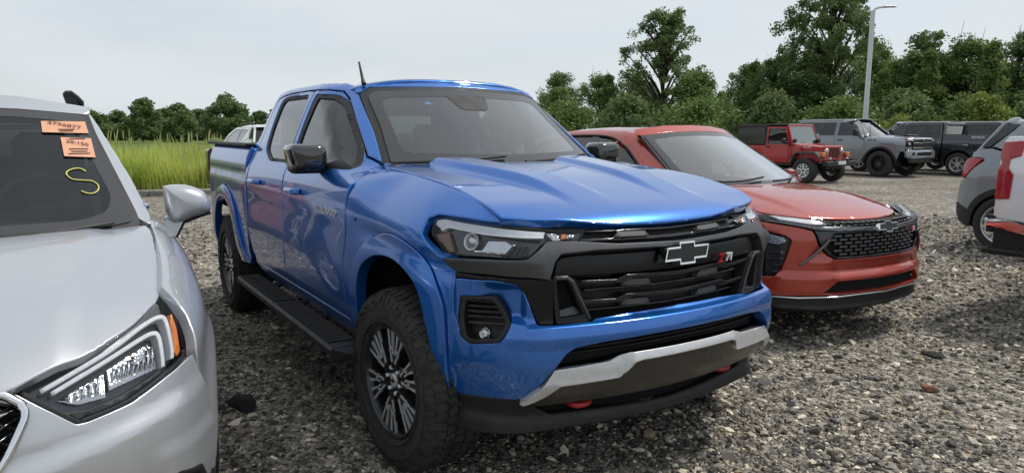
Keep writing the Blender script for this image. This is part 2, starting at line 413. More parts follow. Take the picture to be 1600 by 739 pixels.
# ---------------------------------------------------------------- materials
MATS = {}
def nd(nt, t, **kw):
    n = nt.nodes.new(t)
    for k, v in kw.items():
        if k.startswith('i_'):
            key = k[2:]; key = int(key) if key.isdigit() else key.replace('_', ' '); n.inputs[key].default_value = v
        else: setattr(n, k, v)
    return n
def mat(name, col, rough=.5, metal=0., coat=0., spec=.5, nscale=0, namt=0, bump=0, bscale=200, rvar=0, coatr=.03, dirt=0, ncol=None, flake=0):
    """principled material with noise in colour, roughness and relief; dirt = dust film that thickens towards the ground"""
    if name in MATS: return MATS[name]
    m = bpy.data.materials.new(name); m.use_nodes = True; nt = m.node_tree; b = nt.nodes['Principled BSDF']; L = nt.links.new
    b.inputs['Base Color'].default_value = (*col, 1); b.inputs['Roughness'].default_value = rough; b.inputs['Metallic'].default_value = metal
    b.inputs['Coat Weight'].default_value = coat; b.inputs['Coat IOR'].default_value = 1.5 if coat < 1 else 1.62; b.inputs['Coat Roughness'].default_value = coatr; b.inputs['Specular IOR Level'].default_value = spec
    tc = nd(nt, 'ShaderNodeTexCoord'); cur = None
    if namt:
        n = nd(nt, 'ShaderNodeTexNoise', i_Scale=nscale, i_Detail=6., i_Roughness=.6); L(tc.outputs['Object'], n.inputs['Vector'])
        mx = nd(nt, 'ShaderNodeMix', data_type='RGBA'); c2 = ncol or tuple(c*(1-namt) for c in col)
        rp = nd(nt, 'ShaderNodeMapRange', i_1=.35, i_2=.65); L(n.outputs['Fac'], rp.inputs[0]); L(rp.outputs[0], mx.inputs[0])
        mx.inputs[6].default_value = (*col, 1); mx.inputs[7].default_value = (*c2, 1); cur = mx.outputs[2]
    if dirt:
        n = nd(nt, 'ShaderNodeTexNoise', i_Scale=9., i_Detail=8., i_Roughness=.65); L(tc.outputs['Object'], n.inputs['Vector'])
        sp = nd(nt, 'ShaderNodeSeparateXYZ'); L(tc.outputs['Object'], sp.inputs[0])
        hgt = nd(nt, 'ShaderNodeMapRange', i_1=.95, i_2=.3, i_3=.12, i_4=1.); L(sp.outputs[2], hgt.inputs[0])
        nn = nd(nt, 'ShaderNodeMapRange', i_1=.3, i_2=.8, i_3=.15, i_4=1.); L(n.outputs['Fac'], nn.inputs[0])
        mu = nd(nt, 'ShaderNodeMath', operation='MULTIPLY'); L(hgt.outputs[0], mu.inputs[0]); L(nn.outputs[0], mu.inputs[1])
        mu2 = nd(nt, 'ShaderNodeMath', operation='MULTIPLY', i_1=dirt); L(mu.outputs[0], mu2.inputs[0])
        mx = nd(nt, 'ShaderNodeMix', data_type='RGBA'); L(mu2.outputs[0], mx.inputs[0])
        if cur: L(cur, mx.inputs[6])
        else: mx.inputs[6].default_value = (*col, 1)
        mx.inputs[7].default_value = (.16, .15, .13, 1); cur = mx.outputs[2]
        r2 = nd(nt, 'ShaderNodeMath', operation='MULTIPLY_ADD', i_1=.5, i_2=rough); L(mu2.outputs[0], r2.inputs[0]); L(r2.outputs[0], b.inputs['Roughness'])
        if coat:
            c2 = nd(nt, 'ShaderNodeMath', operation='MULTIPLY_ADD', i_1=.2, i_2=coatr); L(mu2.outputs[0], c2.inputs[0]); L(c2.outputs[0], b.inputs['Coat Roughness'])
    if cur: L(cur, b.inputs['Base Color'])
    if rvar and not dirt:
        n = nd(nt, 'ShaderNodeTexNoise', i_Scale=12., i_Detail=5.); L(tc.outputs['Object'], n.inputs['Vector'])
        r = nd(nt, 'ShaderNodeMapRange', i_1=.3, i_2=.7, i_3=rough-rvar, i_4=rough+rvar); L(n.outputs['Fac'], r.inputs[0]); L(r.outputs[0], b.inputs['Roughness'])
    if bump:
        n = nd(nt, 'ShaderNodeTexNoise', i_Scale=bscale, i_Detail=3.); L(tc.outputs['Object'], n.inputs['Vector'])
        bp = nd(nt, 'ShaderNodeBump', i_Strength=bump, i_Distance=.01); L(n.outputs['Fac'], bp.inputs['Height']); L(bp.outputs[0], b.inputs['Normal'])
    MATS[name] = m; return m
def glass(name, tint, refl=1., rough=.02):
    if name in MATS: return MATS[name]
    m = bpy.data.materials.new(name); m.use_nodes = True; nt = m.node_tree; nt.nodes.clear(); L = nt.links.new
    o = nd(nt, 'ShaderNodeOutputMaterial'); lw = nd(nt, 'ShaderNodeLayerWeight', i_Blend=.5); pw = nd(nt, 'ShaderNodeMath', operation='POWER', i_1=4.); fr = nd(nt, 'ShaderNodeMath', operation='MULTIPLY_ADD', i_1=.93, i_2=.07); L(lw.outputs['Facing'], pw.inputs[0]); L(pw.outputs[0], fr.inputs[0])
    t = nd(nt, 'ShaderNodeBsdfTransparent', i_Color=(*tint, 1)); g = nd(nt, 'ShaderNodeBsdfGlossy', i_Roughness=rough)
    mu = nd(nt, 'ShaderNodeMath', operation='MULTIPLY', use_clamp=True, i_1=refl); mx = nd(nt, 'ShaderNodeMixShader')
    L(fr.outputs[0], mu.inputs[0]); L(mu.outputs[0], mx.inputs[0]); L(t.outputs[0], mx.inputs[1]); L(g.outputs[0], mx.inputs[2]); L(mx.outputs[0], o.inputs[0])
    MATS[name] = m; return m
# ---------------------------------------------------------------- wheels (outer face towards -y)
def M_(): 
    g = globals()
    g['rubber'] = mat('tyre_rubber', (.026, .026, .026), .78, spec=.35, nscale=30, namt=.5, ncol=(.050, .048, .044), bump=.25, bscale=260)
    g['tread_m'] = mat('tread_rubber', (.019, .019, .019), .85, spec=.3, nscale=18, namt=.6, ncol=(.048, .045, .040), bump=.3, bscale=180)
    g['black_p'] = mat('black_plastic', (.012, .012, .013), .55, nscale=25, namt=.3, bump=.12, bscale=700, rvar=.08)
    g['gloss_b'] = mat('gloss_black', (.007, .007, .008), .14, coat=.5, rvar=.04)
    g['black_d'] = mat('dark_void', (.004, .004, .004), .9, nscale=5, namt=.2)
    g['chrome'] = mat('chrome', (.78, .79, .80), .08, 1., rvar=.03)
    g['machined'] = mat('machined_alloy', (.74, .75, .77), .36, .65, bump=.05, bscale=400, rvar=.08)
    g['dk_alloy'] = mat('dark_alloy_paint', (.028, .029, .032), .35, .5, coat=.3, rvar=.06)
    g['steel'] = mat('brake_steel', (.20, .19, .18), .45, 1., nscale=20, namt=.5, rvar=.1)
    g['amber'] = mat('amber_plastic', (.75, .20, .02), .2, coat=.5, nscale=40, namt=.2)
    g['red_l'] = mat('red_lens', (.42, .010, .012), .16, coat=.6, nscale=60, namt=.35)
    g['lensg'] = glass('clear_lens', (.96, .97, .98), .45)
M_()
def tyre(R, wd, rr, par, lugs=60, rows=5, loc=(0,0,0), detail=True):
    h = wd/2; mb = MB()
    prof = [(rr-.012, h-.02), (rr+.006, h-.004), (rr+.03, h+.006), (rr+.5*(R-rr), h+.012), (R-.055, h+.006), (R-.03, h-.004), (R-.014, h-.022), (R-.010, h-.05)]
    full = [(r, -y) for r, y in prof]+[(R-.009, 0)]+[(r, y) for r, y in prof[::-1]]
    mb.lathe(full, 'y', 72 if detail else 40)
    # raised ring and rim protector on the outer sidewall
    for q in (rr+.022, rr+.52*(R-rr)): mb.lathe([(q-.004, -h-.006), (q-.003, -h-.0135), (q+.003, -h-.0145), (q+.004, -h-.006)], 'y', 72 if detail else 40)
    if detail:
        rnd_ = random.Random(4)
        for i in range(lugs):                              # tread blocks and shoulder lugs
            t0 = 2*math.pi*i/lugs
            for k in range(rows):
                y = -h+.030+(wd-.060)*k/(rows-1); st = .5 if k % 2 else 0
                edge = k in (0, rows-1); t = t0+2*math.pi/lugs*st; L = 2*math.pi*R/lugs*(.68 if edge else .78)
                wy = (wd/rows)*(.92 if edge else .80); dz = .011
                c = np.array([0, 0, R-dz/2-.001]); m = MB().box((0, 0, 0), (L, wy, dz), rz=(.35 if k % 2 else -.30)*(0 if edge else 1), m=1)
                V = m.V[0]
                if edge:
                    V[:,2] -= np.clip((np.abs(V[:,1]+y)-(h-.030)), 0, 1)*.6
                V = V+[0, y, R-dz/2]
                ca, sa = math.cos(t), math.sin(t); V = np.stack([V[:,0]*ca+V[:,2]*sa, V[:,1], -V[:,0]*sa+V[:,2]*ca], 1)
                mb.add(V, m.F, 1)
            for sd in (-1, 1):                              # sidewall biters
                t = t0+.03; L = .020 if i % 2 else .028; r0, r1 = R-.050-(.012 if i % 2 else 0), R-.016
                V = np.array([(a, sd*(h+(.012 if r < R-.02 else -.012)+dy), r) for r in (r0, r1) for a in (-L/2, L/2) for dy in (-.012, .002)])
                ca, sa = math.cos(t), math.sin(t); V = np.stack([V[:,0]*ca+V[:,2]*sa, V[:,1], -V[:,0]*sa+V[:,2]*ca], 1); mb.hull(V, 1)
    o = mb.build('tyre', [rubber, tread_m], par, angle=28); return o
def rotY(P, t):
    c, s = math.cos(t), math.sin(t); P = np.asarray(P, float); return np.stack([P[:,0]*c-P[:,1]*s, P[:,0]*s+P[:,1]*c], 1)
def spokes(mb, n, arm, y0, y1, m, ph=0, top=None):
    """arm: list of 2D outlines drawn for a spoke pointing up (+second axis)"""
    for i in range(n):
        for a in arm: mb.prism(rotY(a, ph+2*math.pi*i/n), y0, y1, 'y', m)
def wheel(car, x, y, R, wd, rr, style, detail=True, steer=0, spin=0, label=None):
    left = y > 0
    w = node('wheel', car, (x, y, R-.004), (0, 0, (math.pi if left else 0)+steer), label)
    tyre(R, wd, rr, w, detail=detail)
    h = wd/2; mb = MB(); n = 60 if detail else 36
    face = {'z71': dk_alloy, 'trax': dk_alloy, 'jeep': machined, 'black': gloss_b, 'suv': machined, 'truck': machined}[style]
    # barrel and lip
    mb.lathe([(rr-.004, h-.02), (rr-.022, h-.04), (rr-.03, 0), (rr-.024, -h+.05), (rr-.016, -h+.014), (rr-.010, -h+.002), (rr-.002, -h-.002), (rr+.004, -h+.006), (rr-.002, -h+.02)], 'y', n, m=0)
    yf = -h+.030; r = rr-.014
    if style == 'z71':
        P = [[(-.042, .05), (-.012, .055), (-.026, r*.58), (-.058, r*.99), (-.104, r*.95), (-.058, r*.54)]]; P += [[(-a, b) for a, b in p] for p in P]
        spokes(mb, 6, P, yf-.012, yf+.035, 0, ph=spin)
        Q = [[(-.036, r*.34), (-.026, r*.36), (-.048, r*.999), (-.060, r*.995), (-.040, r*.56)], [(-.060, r*.48), (-.050, r*.48), (-.090, r*.965), (-.108, r*.935), (-.066, r*.60)],
             [(-.058, r*.60), (-.034, r*.52), (-.026, r*.56), (-.050, r*.64)]]; Q += [[(-a, b) for a, b in p] for p in Q]
        spokes(mb, 6, Q, yf-.0155, yf-.006, 1, ph=spin)
    elif style == 'jeep':
        P = [[(-.030, .04), (.030, .04), (.024, r*.7), (.040, r), (-.040, r), (-.024, r*.7)]]
        spokes(mb, 5, P, yf-.01, yf+.03, 1, ph=spin); spokes(mb, 5, [[(-.012, r*.55), (.012, r*.55), (.03, r), (-.03, r)]], yf-.004, yf+.03, 1, ph=spin+math.pi/5)
    elif style == 'black':
        P = [[(-.028, .05), (-.008, .05), (-.006, r*.6), (-.040, r), (-.072, r), (-.030, r*.6)]]; P += [[(-a, b) for a, b in p] for p in P]
        spokes(mb, 8, P, yf-.01, yf+.03, 0, ph=spin)
    else:
        P = [[(-.030, .04), (-.006, .04), (-.010, r*.6), (-.035, r), (-.062, r*.98), (-.026, r*.55)]]; P += [[(-a, b) for a, b in p] for p in P]
        spokes(mb, 5 if style != 'truck' else 6, P, yf-.012, yf+.03, 1 if style in ('suv', 'truck') else 0, ph=spin)
        if style == 'trax': spokes(mb, 5, P, yf-.0135, yf-.008, 1, ph=spin)
    mb.lathe([(.0005, yf+.004), (.075, yf+.004), (.082, yf+.012), (.082, yf+.05), (.0005, yf+.05)], 'y', 24, m=0 if style in ('z71', 'black', 'trax') else 1)
    for i in range(6 if style in ('z71', 'truck') else 5):
        t = spin+2*math.pi*(i+.5)/(6 if style in ('z71', 'truck') else 5); mb.lathe([(.0005, yf-.014), (.008, yf-.014), (.011, yf-.008), (.011, yf+.01)], 'y', 8, (math.cos(t)*.057, 0, math.sin(t)*.057), 1)
    mb.build('rim', [face, machined], w, angle=30)
    cp = MB(); cp.lathe([(.0005, yf-.010), (.024, yf-.010), (.030, yf-.006), (.031, yf+.01)], 'y', 24); 
    bow = [(-.020, -.003), (-.008, -.003), (-.007, -.008), (.007, -.008), (.008, -.003), (.020, -.003), (.017, .004), (.008, .004), (.007, .008), (-.007, .008), (-.008, .004), (-.017, .004)]
    if style in ('z71', 'trax', 'truck', 'suv'): cp.prism(bow, yf-.0125, yf-.009, 'y', 1)
    cp.build('hub_cap', [dk_alloy if style in ('jeep', 'black') else machined, gloss_b], w, angle=30)
    dk = MB(); dk.lathe([(.05, .0), (rr-.05, .0), (rr-.05, .03), (.05, .03)], 'y', 40, (0, -.01, 0)); dk.box((.0, .01, rr-.06), (.16, .07, .06), bev=.012); dk.build('brake_disc', steel, w, angle=30)
    return w
# ---------------------------------------------------------------- blue pickup
blue = mat('blue_paint', (.004, .140, .54), .30, .58, coat=1., spec=.5, coatr=.02, dirt=.13, nscale=1400, namt=.15)
must = mat('grey_trim', (.090, .092, .096), .38, .55, rvar=.06, nscale=60, namt=.1)
patch = mat('grille_patch_grey', (.12, .12, .122), .45, .3, rvar=.05)
skid_m = mat('silver_skid_paint', (.62, .625, .63), .38, .5, rvar=.08, nscale=40, namt=.12)
skid_d = mat('brushed_skid_face', (.13, .127, .122), .24, .85, nscale=160, namt=.35, bump=.08, bscale=500, rvar=.08)
win_t = glass('tinted_side_glass', (.30, .33, .32), 1.3); win_c = glass('windshield_glass', (.80, .88, .83), 2.3)
seat_m = mat('grey_cloth', (.11, .11, .112), .85, nscale=60, namt=.3); dash_m = mat('dash_plastic', (.035, .035, .037), .7, nscale=30, namt=.3)
red_h = mat('red_hook_paint', (.42, .012, .015), .4, coat=.3, nscale=60, namt=.25)
white_p = mat('white_print', (.8, .8, .8), .5, nscale=50, namt=.05)
red_p = mat('red_print', (.5, .012, .015), .35, nscale=50, namt=.1)
frost = mat('frosted_led', (.62, .64, .67), .25, coat=.5, bump=.3, bscale=350, nscale=60, namt=.12)
refl_b = mat('lamp_reflector', (.50, .51, .53), .12, 1., bump=.35, bscale=90)
T = thing('pickup_truck', 'bright blue crew-cab pickup truck parked in the centre foreground, facing right', 'pickup truck')
F_, S_, FE, BD, HD, WS, RF = [TK[k] for k in ('front', 'cab', 'fender', 'bed', 'hood', 'wind', 'roof')]
A2 = np.array
# --- inner dark shells so that gaps read as gaps
inner = MB(); inner.box((-1.7, 0, .62), (3.2, 1.62, .25)); inner.box((-3.4, 0, .75), (1.7, 1.1, .5)); inner.box((.15, 0, .72), (.7, 1.0, .62)); inner.box((-.6, 0, .85), (.3, 1.55, .7))
inner.build('dark_gap_filler', black_d, T)
# --- hood
cutl = [(-.66, -.70), (-.47, -.735), (-.14, -.735), (.17, -.735), (.38, -.735), (.47, -.735), (.535, -.728)]
hood_edge = [(.60, -.62), (.655, -.46), (.69, -.28), (.706, -.12), (.71, 0)]
half = spl([(-.66, -.69), (-.47, -.728), (-.14, -.728), (.17, -.728), (.38, -.728), (.50, -.724)], 4).tolist()+spl([(.545, -.715), (.60, -.60), (.655, -.44), (.69, -.28), (.706, -.12), (.71, 0)], 4).tolist()
back = [(-.40, 0), (-.42, -.2), (-.50, -.45), (-.60, -.62)]
h = A2(half); outline = np.vstack([A2(back), h]); mirr = outline[::-1]*[1, -1]
hp = np.vstack([outline, mirr[1:-1]])
panel('hood', HD, hp, T, blue, res=.011, bev=.006, th=.03)
# --- cowl and wipers
panel('cowl', HD, np.vstack([A2([(-.40, 0), (-.42, -.2), (-.50, -.45), (-.60, -.62), (-.66, -.69), (-.80, -.60), (-.66, -.3), (-.62, 0)]), A2([(-.66, .3), (-.80, .60), (-.66, .69), (-.60, .62), (-.50, .45), (-.42, .2)])]), T, black_p, off=-.018, res=.06)
for y0, y1 in ((-.66, -.05), (.05, .62)):
    wp = MB(); a = WS.pt(A2([y0, (y0+y1)/2, y1]), A2([1.315, 1.325, 1.345])); a[:,0] += .03; wp.tube(spl(a, 5), .008, 6); wp.box(a[0]+[.05, 0, -.02], (.08, .05, .03), bev=.01); wp.build('wiper', black_p, T)
# --- fenders
arch_o = [(-.43, .50), (-.435, .62), (-.42, .77), (-.35, .90), (-.22, .99), (-.01, 1.045), (.19, 1.02), (.305, .945), (.37, .825), (.385, .70), (.39, .445)]
arch_i = [(-.355, .50), (-.352, .63), (-.335, .78), (-.265, .876), (-.11, .935), (.09, .938), (.235, .872), (.29, .735), (.33, .58), (.345, .445)]
ao = spl(arch_o, 4); ai = spl(arch_i, 4)
fen = np.vstack([A2([(-.505, .545), (-.535, .72), (-.52, .88), (-.475, 1.05), (-.46, 1.20), (-.47, 1.285), (-.47, 1.298)]), spl([(-.30, 1.292), (-.14, 1.281), (.17, 1.25), (.38, 1.21), (.48, 1.183), (.545, 1.148)], 4), A2([(.535, 1.138), (.40, 1.148), (.285, 1.151), (.252, 1.135), (.262, 1.075), (.35, .995), (.395, .985), (.405, .93)]), A2([(.40, .80)]), ao[::-1]+[0, 0]])
panel('fender', FE, fen, T, blue, res=.028, bev=.005, th=.03, mir=True)
fl = np.vstack([ao, ai[::-1]])
panel('wheel_arch_flare', FE, fl, T, blue, off=lambda x, z: .006+.010*sst(np.hypot(x, z-.42), .66, .54), res=.02, bev=.004, th=.05, mir=True)
# --- doors
def S_line(pts): return spl(pts, 4)
dsplit = [(-1.585, .56), (-1.60, .70), (-1.605, .95), (-1.595, 1.11), (-1.60, 1.27), (-1.60, 1.45), (-1.575, 1.60), (-1.55, 1.715)]
dfront = [(-.515, .56), (-.545, .72), (-.53, .88), (-.485, 1.05), (-.47, 1.20), (-.485, 1.275)]
fd = np.vstack([A2(dsplit)+[.006, 0], A2([(-1.40, 1.716), (-1.29, 1.705), (-1.19, 1.655), (-.98, 1.512), (-.735, 1.345), (-.60, 1.30)]), A2(dfront)[::-1]])
wf = rnd([(-1.53, 1.30), (-1.50, 1.48), (-1.45, 1.675), (-1.30, 1.668), (-1.19, 1.628), (-1.00, 1.505), (-.82, 1.385), (-.735, 1.305)], .035)
wfo = rnd([(-1.565, 1.282), (-1.545, 1.48), (-1.51, 1.698), (-1.295, 1.69), (-1.175, 1.648), (-.985, 1.522), (-.79, 1.385), (-.68, 1.285)], .03)
panel('front_door', S_, fd, T, blue, res=.03, bev=.005, th=.03, mir=True, holes=[wfo])
rdr = [(-2.30, .56), (-2.44, .62), (-2.535, .75), (-2.545, .95), (-2.53, 1.1), (-2.50, 1.25), (-2.46, 1.40), (-2.40, 1.57), (-2.33, 1.70)]
rd = np.vstack([A2(rdr), A2([(-2.1, 1.722), (-1.7, 1.722)]), A2(dsplit)[::-1]-[.006, 0]])
wr = rnd([(-2.20, 1.36), (-2.215, 1.45), (-2.19, 1.66), (-2.15, 1.682), (-1.66, 1.682), (-1.63, 1.48), (-1.655, 1.305), (-2.05, 1.305)], .04)
wro = rnd([(-2.235, 1.35), (-2.25, 1.45), (-2.225, 1.68), (-2.15, 1.702), (-1.635, 1.70), (-1.612, 1.48), (-1.62, 1.285), (-2.07, 1.283)], .04)
panel('rear_door', S_, rd, T, blue, res=.03, bev=.005, th=.03, mir=True, holes=[wro])
for nm, o, i in (('window_frame', wfo, wf), ('window_frame', wro, wr)): panel(nm, S_, o, T, black_p, off=-.006, res=.04, bev=.003, th=.02, holes=[i], mir=True)
for o in (wf, wr): panel('side_window', S_, o, T, win_t, off=-.014, res=.06, bev=0, th=.004, mir=True)
# B pillar trim and rear quarter
panel('b_pillar', S_, [(-1.625, 1.285), (-1.555, 1.285), (-1.50, 1.705), (-1.64, 1.705)], T, gloss_b, off=-.022, res=.05, mir=True)
# A pillar / cab side above the door line and C pillar
ap = np.vstack([A2([(-.482, 1.296), (-.60, 1.306), (-.738, 1.353), (-.983, 1.52), (-1.193, 1.663), (-1.292, 1.713), (-1.40, 1.724), (-1.7, 1.730), (-2.1, 1.730), (-2.345, 1.706)]), A2([(-2.46, 1.66), (-2.40, 1.735), (-2.2, 1.764), (-1.7, 1.768), (-1.35, 1.758), (-1.24, 1.727), (-1.13, 1.655), (-.86, 1.476), (-.64, 1.318), (-.52, 1.31)])])
panel('roof_rail', S_, ap, T, blue, res=.03, bev=.004, th=.03, mir=True)
cp = np.vstack([A2([(-2.555, 1.1), (-2.515, 1.25), (-2.472, 1.40), (-2.412, 1.57), (-2.35, 1.696)]), A2([(-2.46, 1.66), (-2.53, 1.55), (-2.585, 1.36), (-2.585, 1.1)])])
panel('c_pillar', S_, cp, T, blue, res=.03, bev=.004, th=.03, mir=True)
panel('rocker_panel', S_, [(-2.42, .565), (-2.46, .60), (-2.30, .552), (-.50, .552), (-.44, .60), (-.44, .47), (-.55, .455), (-2.3, .455)], T, blue, off=.0, res=.05, bev=.008, th=.04, mir=True)
# --- roof
rf = rnd([(-2.45, -.60), (-2.3, -.665), (-1.4, -.665), (-1.22, -.62), (-1.16, -.3), (-1.14, 0), (-1.16, .3), (-1.22, .62), (-1.4, .665), (-2.3, .665), (-2.45, .60)], .03)
panel('roof', RF, rf, T, blue, res=.05, bev=.01, th=.03)
def top_rail(x, y): return 1.765 + (np.abs(y)-.665)*-.45 - .03*np.clip((x+1.35)/.2, 0, 1)
# --- windshield
ws = rnd([(-.655, 1.305), (.655, 1.305), (.60, 1.50), (.575, 1.68), (.52, 1.705), (0, 1.722), (-.52, 1.705), (-.575, 1.68), (-.60, 1.50)], .03)
wi = rnd([(-.575, 1.365), (0, 1.35), (.575, 1.365), (.545, 1.50), (.52, 1.65), (.46, 1.668), (0, 1.682), (-.46, 1.668), (-.52, 1.65), (-.545, 1.50)], .05)
frit = mat('black_glass_border', (.030, .029, .029), .10, coat=.6, rvar=.04)
wso = rnd([(-.72, 1.280), (.72, 1.280), (.645, 1.50), (.606, 1.695), (.535, 1.732), (0, 1.750), (-.535, 1.732), (-.606, 1.695), (-.645, 1.50)], .02)
panel('windshield_border', WS, ws, T, frit, off=.0, res=.05, bev=.0, th=.006, holes=[wi])
panel('windshield', WS, wi, T, win_c, off=-.001, res=.06, bev=0, th=.003)
panel('windshield_seal', WS, wso, T, black_p, off=-.006, res=.05, bev=.0, th=.03, holes=[ws*.998+[0, .003]])
header = A2([(-.605, 1.699), (-.535, 1.735), (0, 1.750), (.535, 1.735), (.605, 1.699), (.622, 1.712), (.55, 1.755), (0, 1.778), (-.55, 1.755), (-.622, 1.712)])
panel('roof_header', WS, header, T, blue, off=-.004, res=.03, bev=.002, th=.03)
panel('sensor_housing', WS, rnd([(-.135, 1.69), (.135, 1.69), (.10, 1.615), (.07, 1.60), (-.07, 1.60), (-.10, 1.615)], .012), T, black_p, off=.001, res=.05, bev=0, th=.01)
cm = MB(); c = WS.pt(A2([0.]), A2([1.66]))[0]; cm.box(c+[-.10, 0, -.01], (.10, .15, .07), bev=.02); cm.box(c+[-.16, 0, -.06], (.03, .24, .07), bev=.015); cm.build('mirror_camera', black_p, T)
# --- interior
it = MB(); it.box((-.98, 0, 1.17), (.34, 1.40, .16), bev=.05); it.box((-.80, 0, 1.20), (.3, 1.3, .06), bev=.03); it.build('dashboard', dash_m, T)
for y in (-.38, .38):
    s = MB(); s.box((-1.62, y, .98), (.5, .5, .16), bev=.05); s.box((-1.90, y, 1.22), (.16, .48, .56), ry=-.22, bev=.06); s.box((-1.98, y, 1.56), (.10, .26, .17), ry=-.15, bev=.04); s.build('seat', seat_m, T)
s = MB(); s.box((-2.30, 0, 1.1), (.16, 1.3, .55), ry=-.15, bev=.05)
for y in (-.4, 0, .4): s.box((-2.36, y, 1.46), (.09, .24, .15), bev=.04)
s.build('rear_seat', seat_m, T)
st = MB(); t = np.linspace(0, 2*math.pi, 29); P = np.stack([-1.20-.08*np.sin(t), .38+.185*np.cos(t), 1.22+.17*np.sin(t)], 1); st.tube(P, .015, 8, cap=False); st.box((-1.20, .38, 1.21), (.05, .15, .12), bev=.03); st.box((-1.20, .38, 1.22), (.02, .34, .03)); st.build('steering_wheel', mat('wheel_leather', (.085, .085, .088), .5, nscale=40, namt=.2), T)
MB().box((-1.8, 0, .80), (1.7, 1.75, .12)).build('cabin_floor', dash_m, T)
head_l = mat('headliner', (.42, .42, .40), .9, nscale=30, namt=.1); MB().box((-1.85, 0, 1.715), (1.1, 1.15, .02)).build('headliner', head_l, T)
for y in (-.32, .32): MB().box((-1.33, y, 1.665), (.16, .36, .02), ry=.35, bev=.006).build('sun_visor', head_l, T)
bw = MB(); bw.box((-2.56, 0, 1.05), (.03, 1.70, .55)); bw.box((-2.50, 0, 1.66), (.12, 1.28, .12), bev=.03)
for y in (-.63, .63): bw.box((-2.53, y, 1.48), (.06, .14, .36))
bw.build('cab_rear_wall', blue, T)
MB().box((-2.53, 0, 1.48), (.012, 1.16, .30)).build('rear_window', win_t, T)
# --- bed
ro = spl([(-3.80, .50), (-3.78, .70), (-3.70, .87), (-3.55, 1.00), (-3.33, 1.05), (-3.12, 1.01), (-2.96, .90), (-2.86, .76), (-2.74, .60), (-2.66, .50)], 4)
ri = spl([(-3.74, .50), (-3.72, .68), (-3.64, .83), (-3.52, .925), (-3.33, .955), (-3.15, .92), (-3.03, .82), (-2.95, .70), (-2.87, .56), (-2.83, .50)], 4)
bed = np.vstack([A2([(-2.60, .55), (-2.598, 1.0), (-2.598, 1.37), (-3.2, 1.372), (-4.02, 1.372), (-4.10, 1.34), (-4.12, 1.1), (-4.10, .62), (-3.85, .56)]), ro[1:-1]])
panel('bed_side', BD, bed, T, blue, res=.035, bev=.008, th=.03, mir=True)
panel('wheel_arch_flare', BD, np.vstack([ro, ri[::-1]]), T, blue, off=lambda x, z: .012+.016*sst(np.hypot(x+3.338, z-.42), .66, .56), res=.02, bev=.005, th=.05, mir=True)
b = MB(); b.box((-3.36, -.895, 1.378), (1.50, .075, .022), bev=.006); b.build('bed_rail_cap', black_p, T, mirror=True)
b = MB(); b.box((-3.35, 0, .86), (1.5, 1.75, .05)); b.box((-2.62, 0, 1.08), (.03, 1.74, .5)); b.box((-3.35, -.84, 1.12), (1.48, .03, .5)); b.box((-3.35, .84, 1.12), (1.48, .03, .5)); b.build('bed_liner', black_p, T)
b = MB(); b.box((-4.13, 0, 1.09), (.07, 1.66, .56), bev=.02); b.build('tailgate', blue, T)
b = MB(); b.box((-4.16, -.875, 1.15), (.14, .12, .34), bev=.02); b.build('tail_light', mat('smoked_red_lens', (.05, .004, .005), .15, coat=.6, nscale=30, namt=.3), T, mirror=True)
b = MB(); b.box((-4.18, 0, .62), (.22, 1.78, .18), bev=.04); b.build('rear_bumper', black_p, T)
for sx, cx, par in ((0, 0, 'front'), (1, -3.338, 'rear')):
    mb = MB(); t = np.linspace(0, math.pi, 18)
    V = []; 
    for a in t: V += [(cx+.40*math.cos(a), -.84, .44+.48*math.sin(a)), (cx+.40*math.cos(a), -.50, .44+.50*math.sin(a))]
    mb.add(V, [(2*i, 2*i+1, 2*i+3, 2*i+2) for i in range(17)]); mb.box((cx, -.50, .75), (1.0, .02, .60)); mb.build('wheel_well', black_d, T, mirror=True)
b = MB(); b.box((-2.80, -.80, .50), (.02, .26, .36), bev=.008); b.build('mud_flap', black_p, T, mirror=True)
# --- side step
b = MB(); b.box((-1.37, -1.005, .445), (2.02, .165, .05), bev=.012)
b.hull([(-.36, -1.085, .468), (-.36, -.93, .468), (-.36, -1.085, .40), (-.36, -.93, .42), (-.29, -1.03, .455), (-.29, -.93, .455), (-.29, -1.0, .42), (-.29, -.93, .43)])
b.build('side_step', black_p, T, mirror=True, angle=25)
for x0, x1 in ((-2.32, -1.42), (-1.38, -.46)):
    k = 0
    for x in np.arange(x0, x1, .045):
        q = MB(); q.box((x+.014, -1.005, .474), (.028, .125, .010), bev=.003)
        if x == x0: proto = q.build('tread_rib', tread_m, T); 
        else: o = proto.copy(); o.location.x = x-x0; link(o, T)
for x in (-2.05, -1.45, -1.05, -.44):
    q = MB(); q.tube(spl([(x, -.93, .44), (x, -.88, .445), (x, -.84, .50), (x-.01, -.80, .58)], 4), .022, 8); q.build('step_bracket', black_p, T, mirror=True)
# --- door handles, keyhole, mirror, badge, antenna
for x0 in (-2.36, -1.44):
    M = frame_on(S_, x0+.11, 1.132, 0, (1, 0, 0)); q = MB()
    q.tube(spl([(-.10, -.006, .004), (-.085, -.002, .030), (0, 0, .036), (.085, .002, .032), (.10, .004, .004)], 5), .019, 10, flat=.75); q.xf(M); q.build('door_handle', blue, T, mirror=True)
mprof = rnd([(-1.085, 1.288), (-1.098, 1.385), (-1.080, 1.408), (-.935, 1.408), (-.905, 1.385), (-.900, 1.285), (-.94, 1.268), (-1.06, 1.268)], .018, 3)
for sg in (1, -1):
    mm = MB(); loft(mm, mprof, [(-1.0, .94), (-.995, .99), (-.95, 1.), (-.90, 1.), (-.875, .97), (-.858, .90), (-.848, .78), (-.842, .55), (-.840, .2)], sg, 1); mm.build('mirror_cap', mat('gloss_black_cap', (.008, .008, .009), .1, coat=1., rvar=.03), T, angle=180)
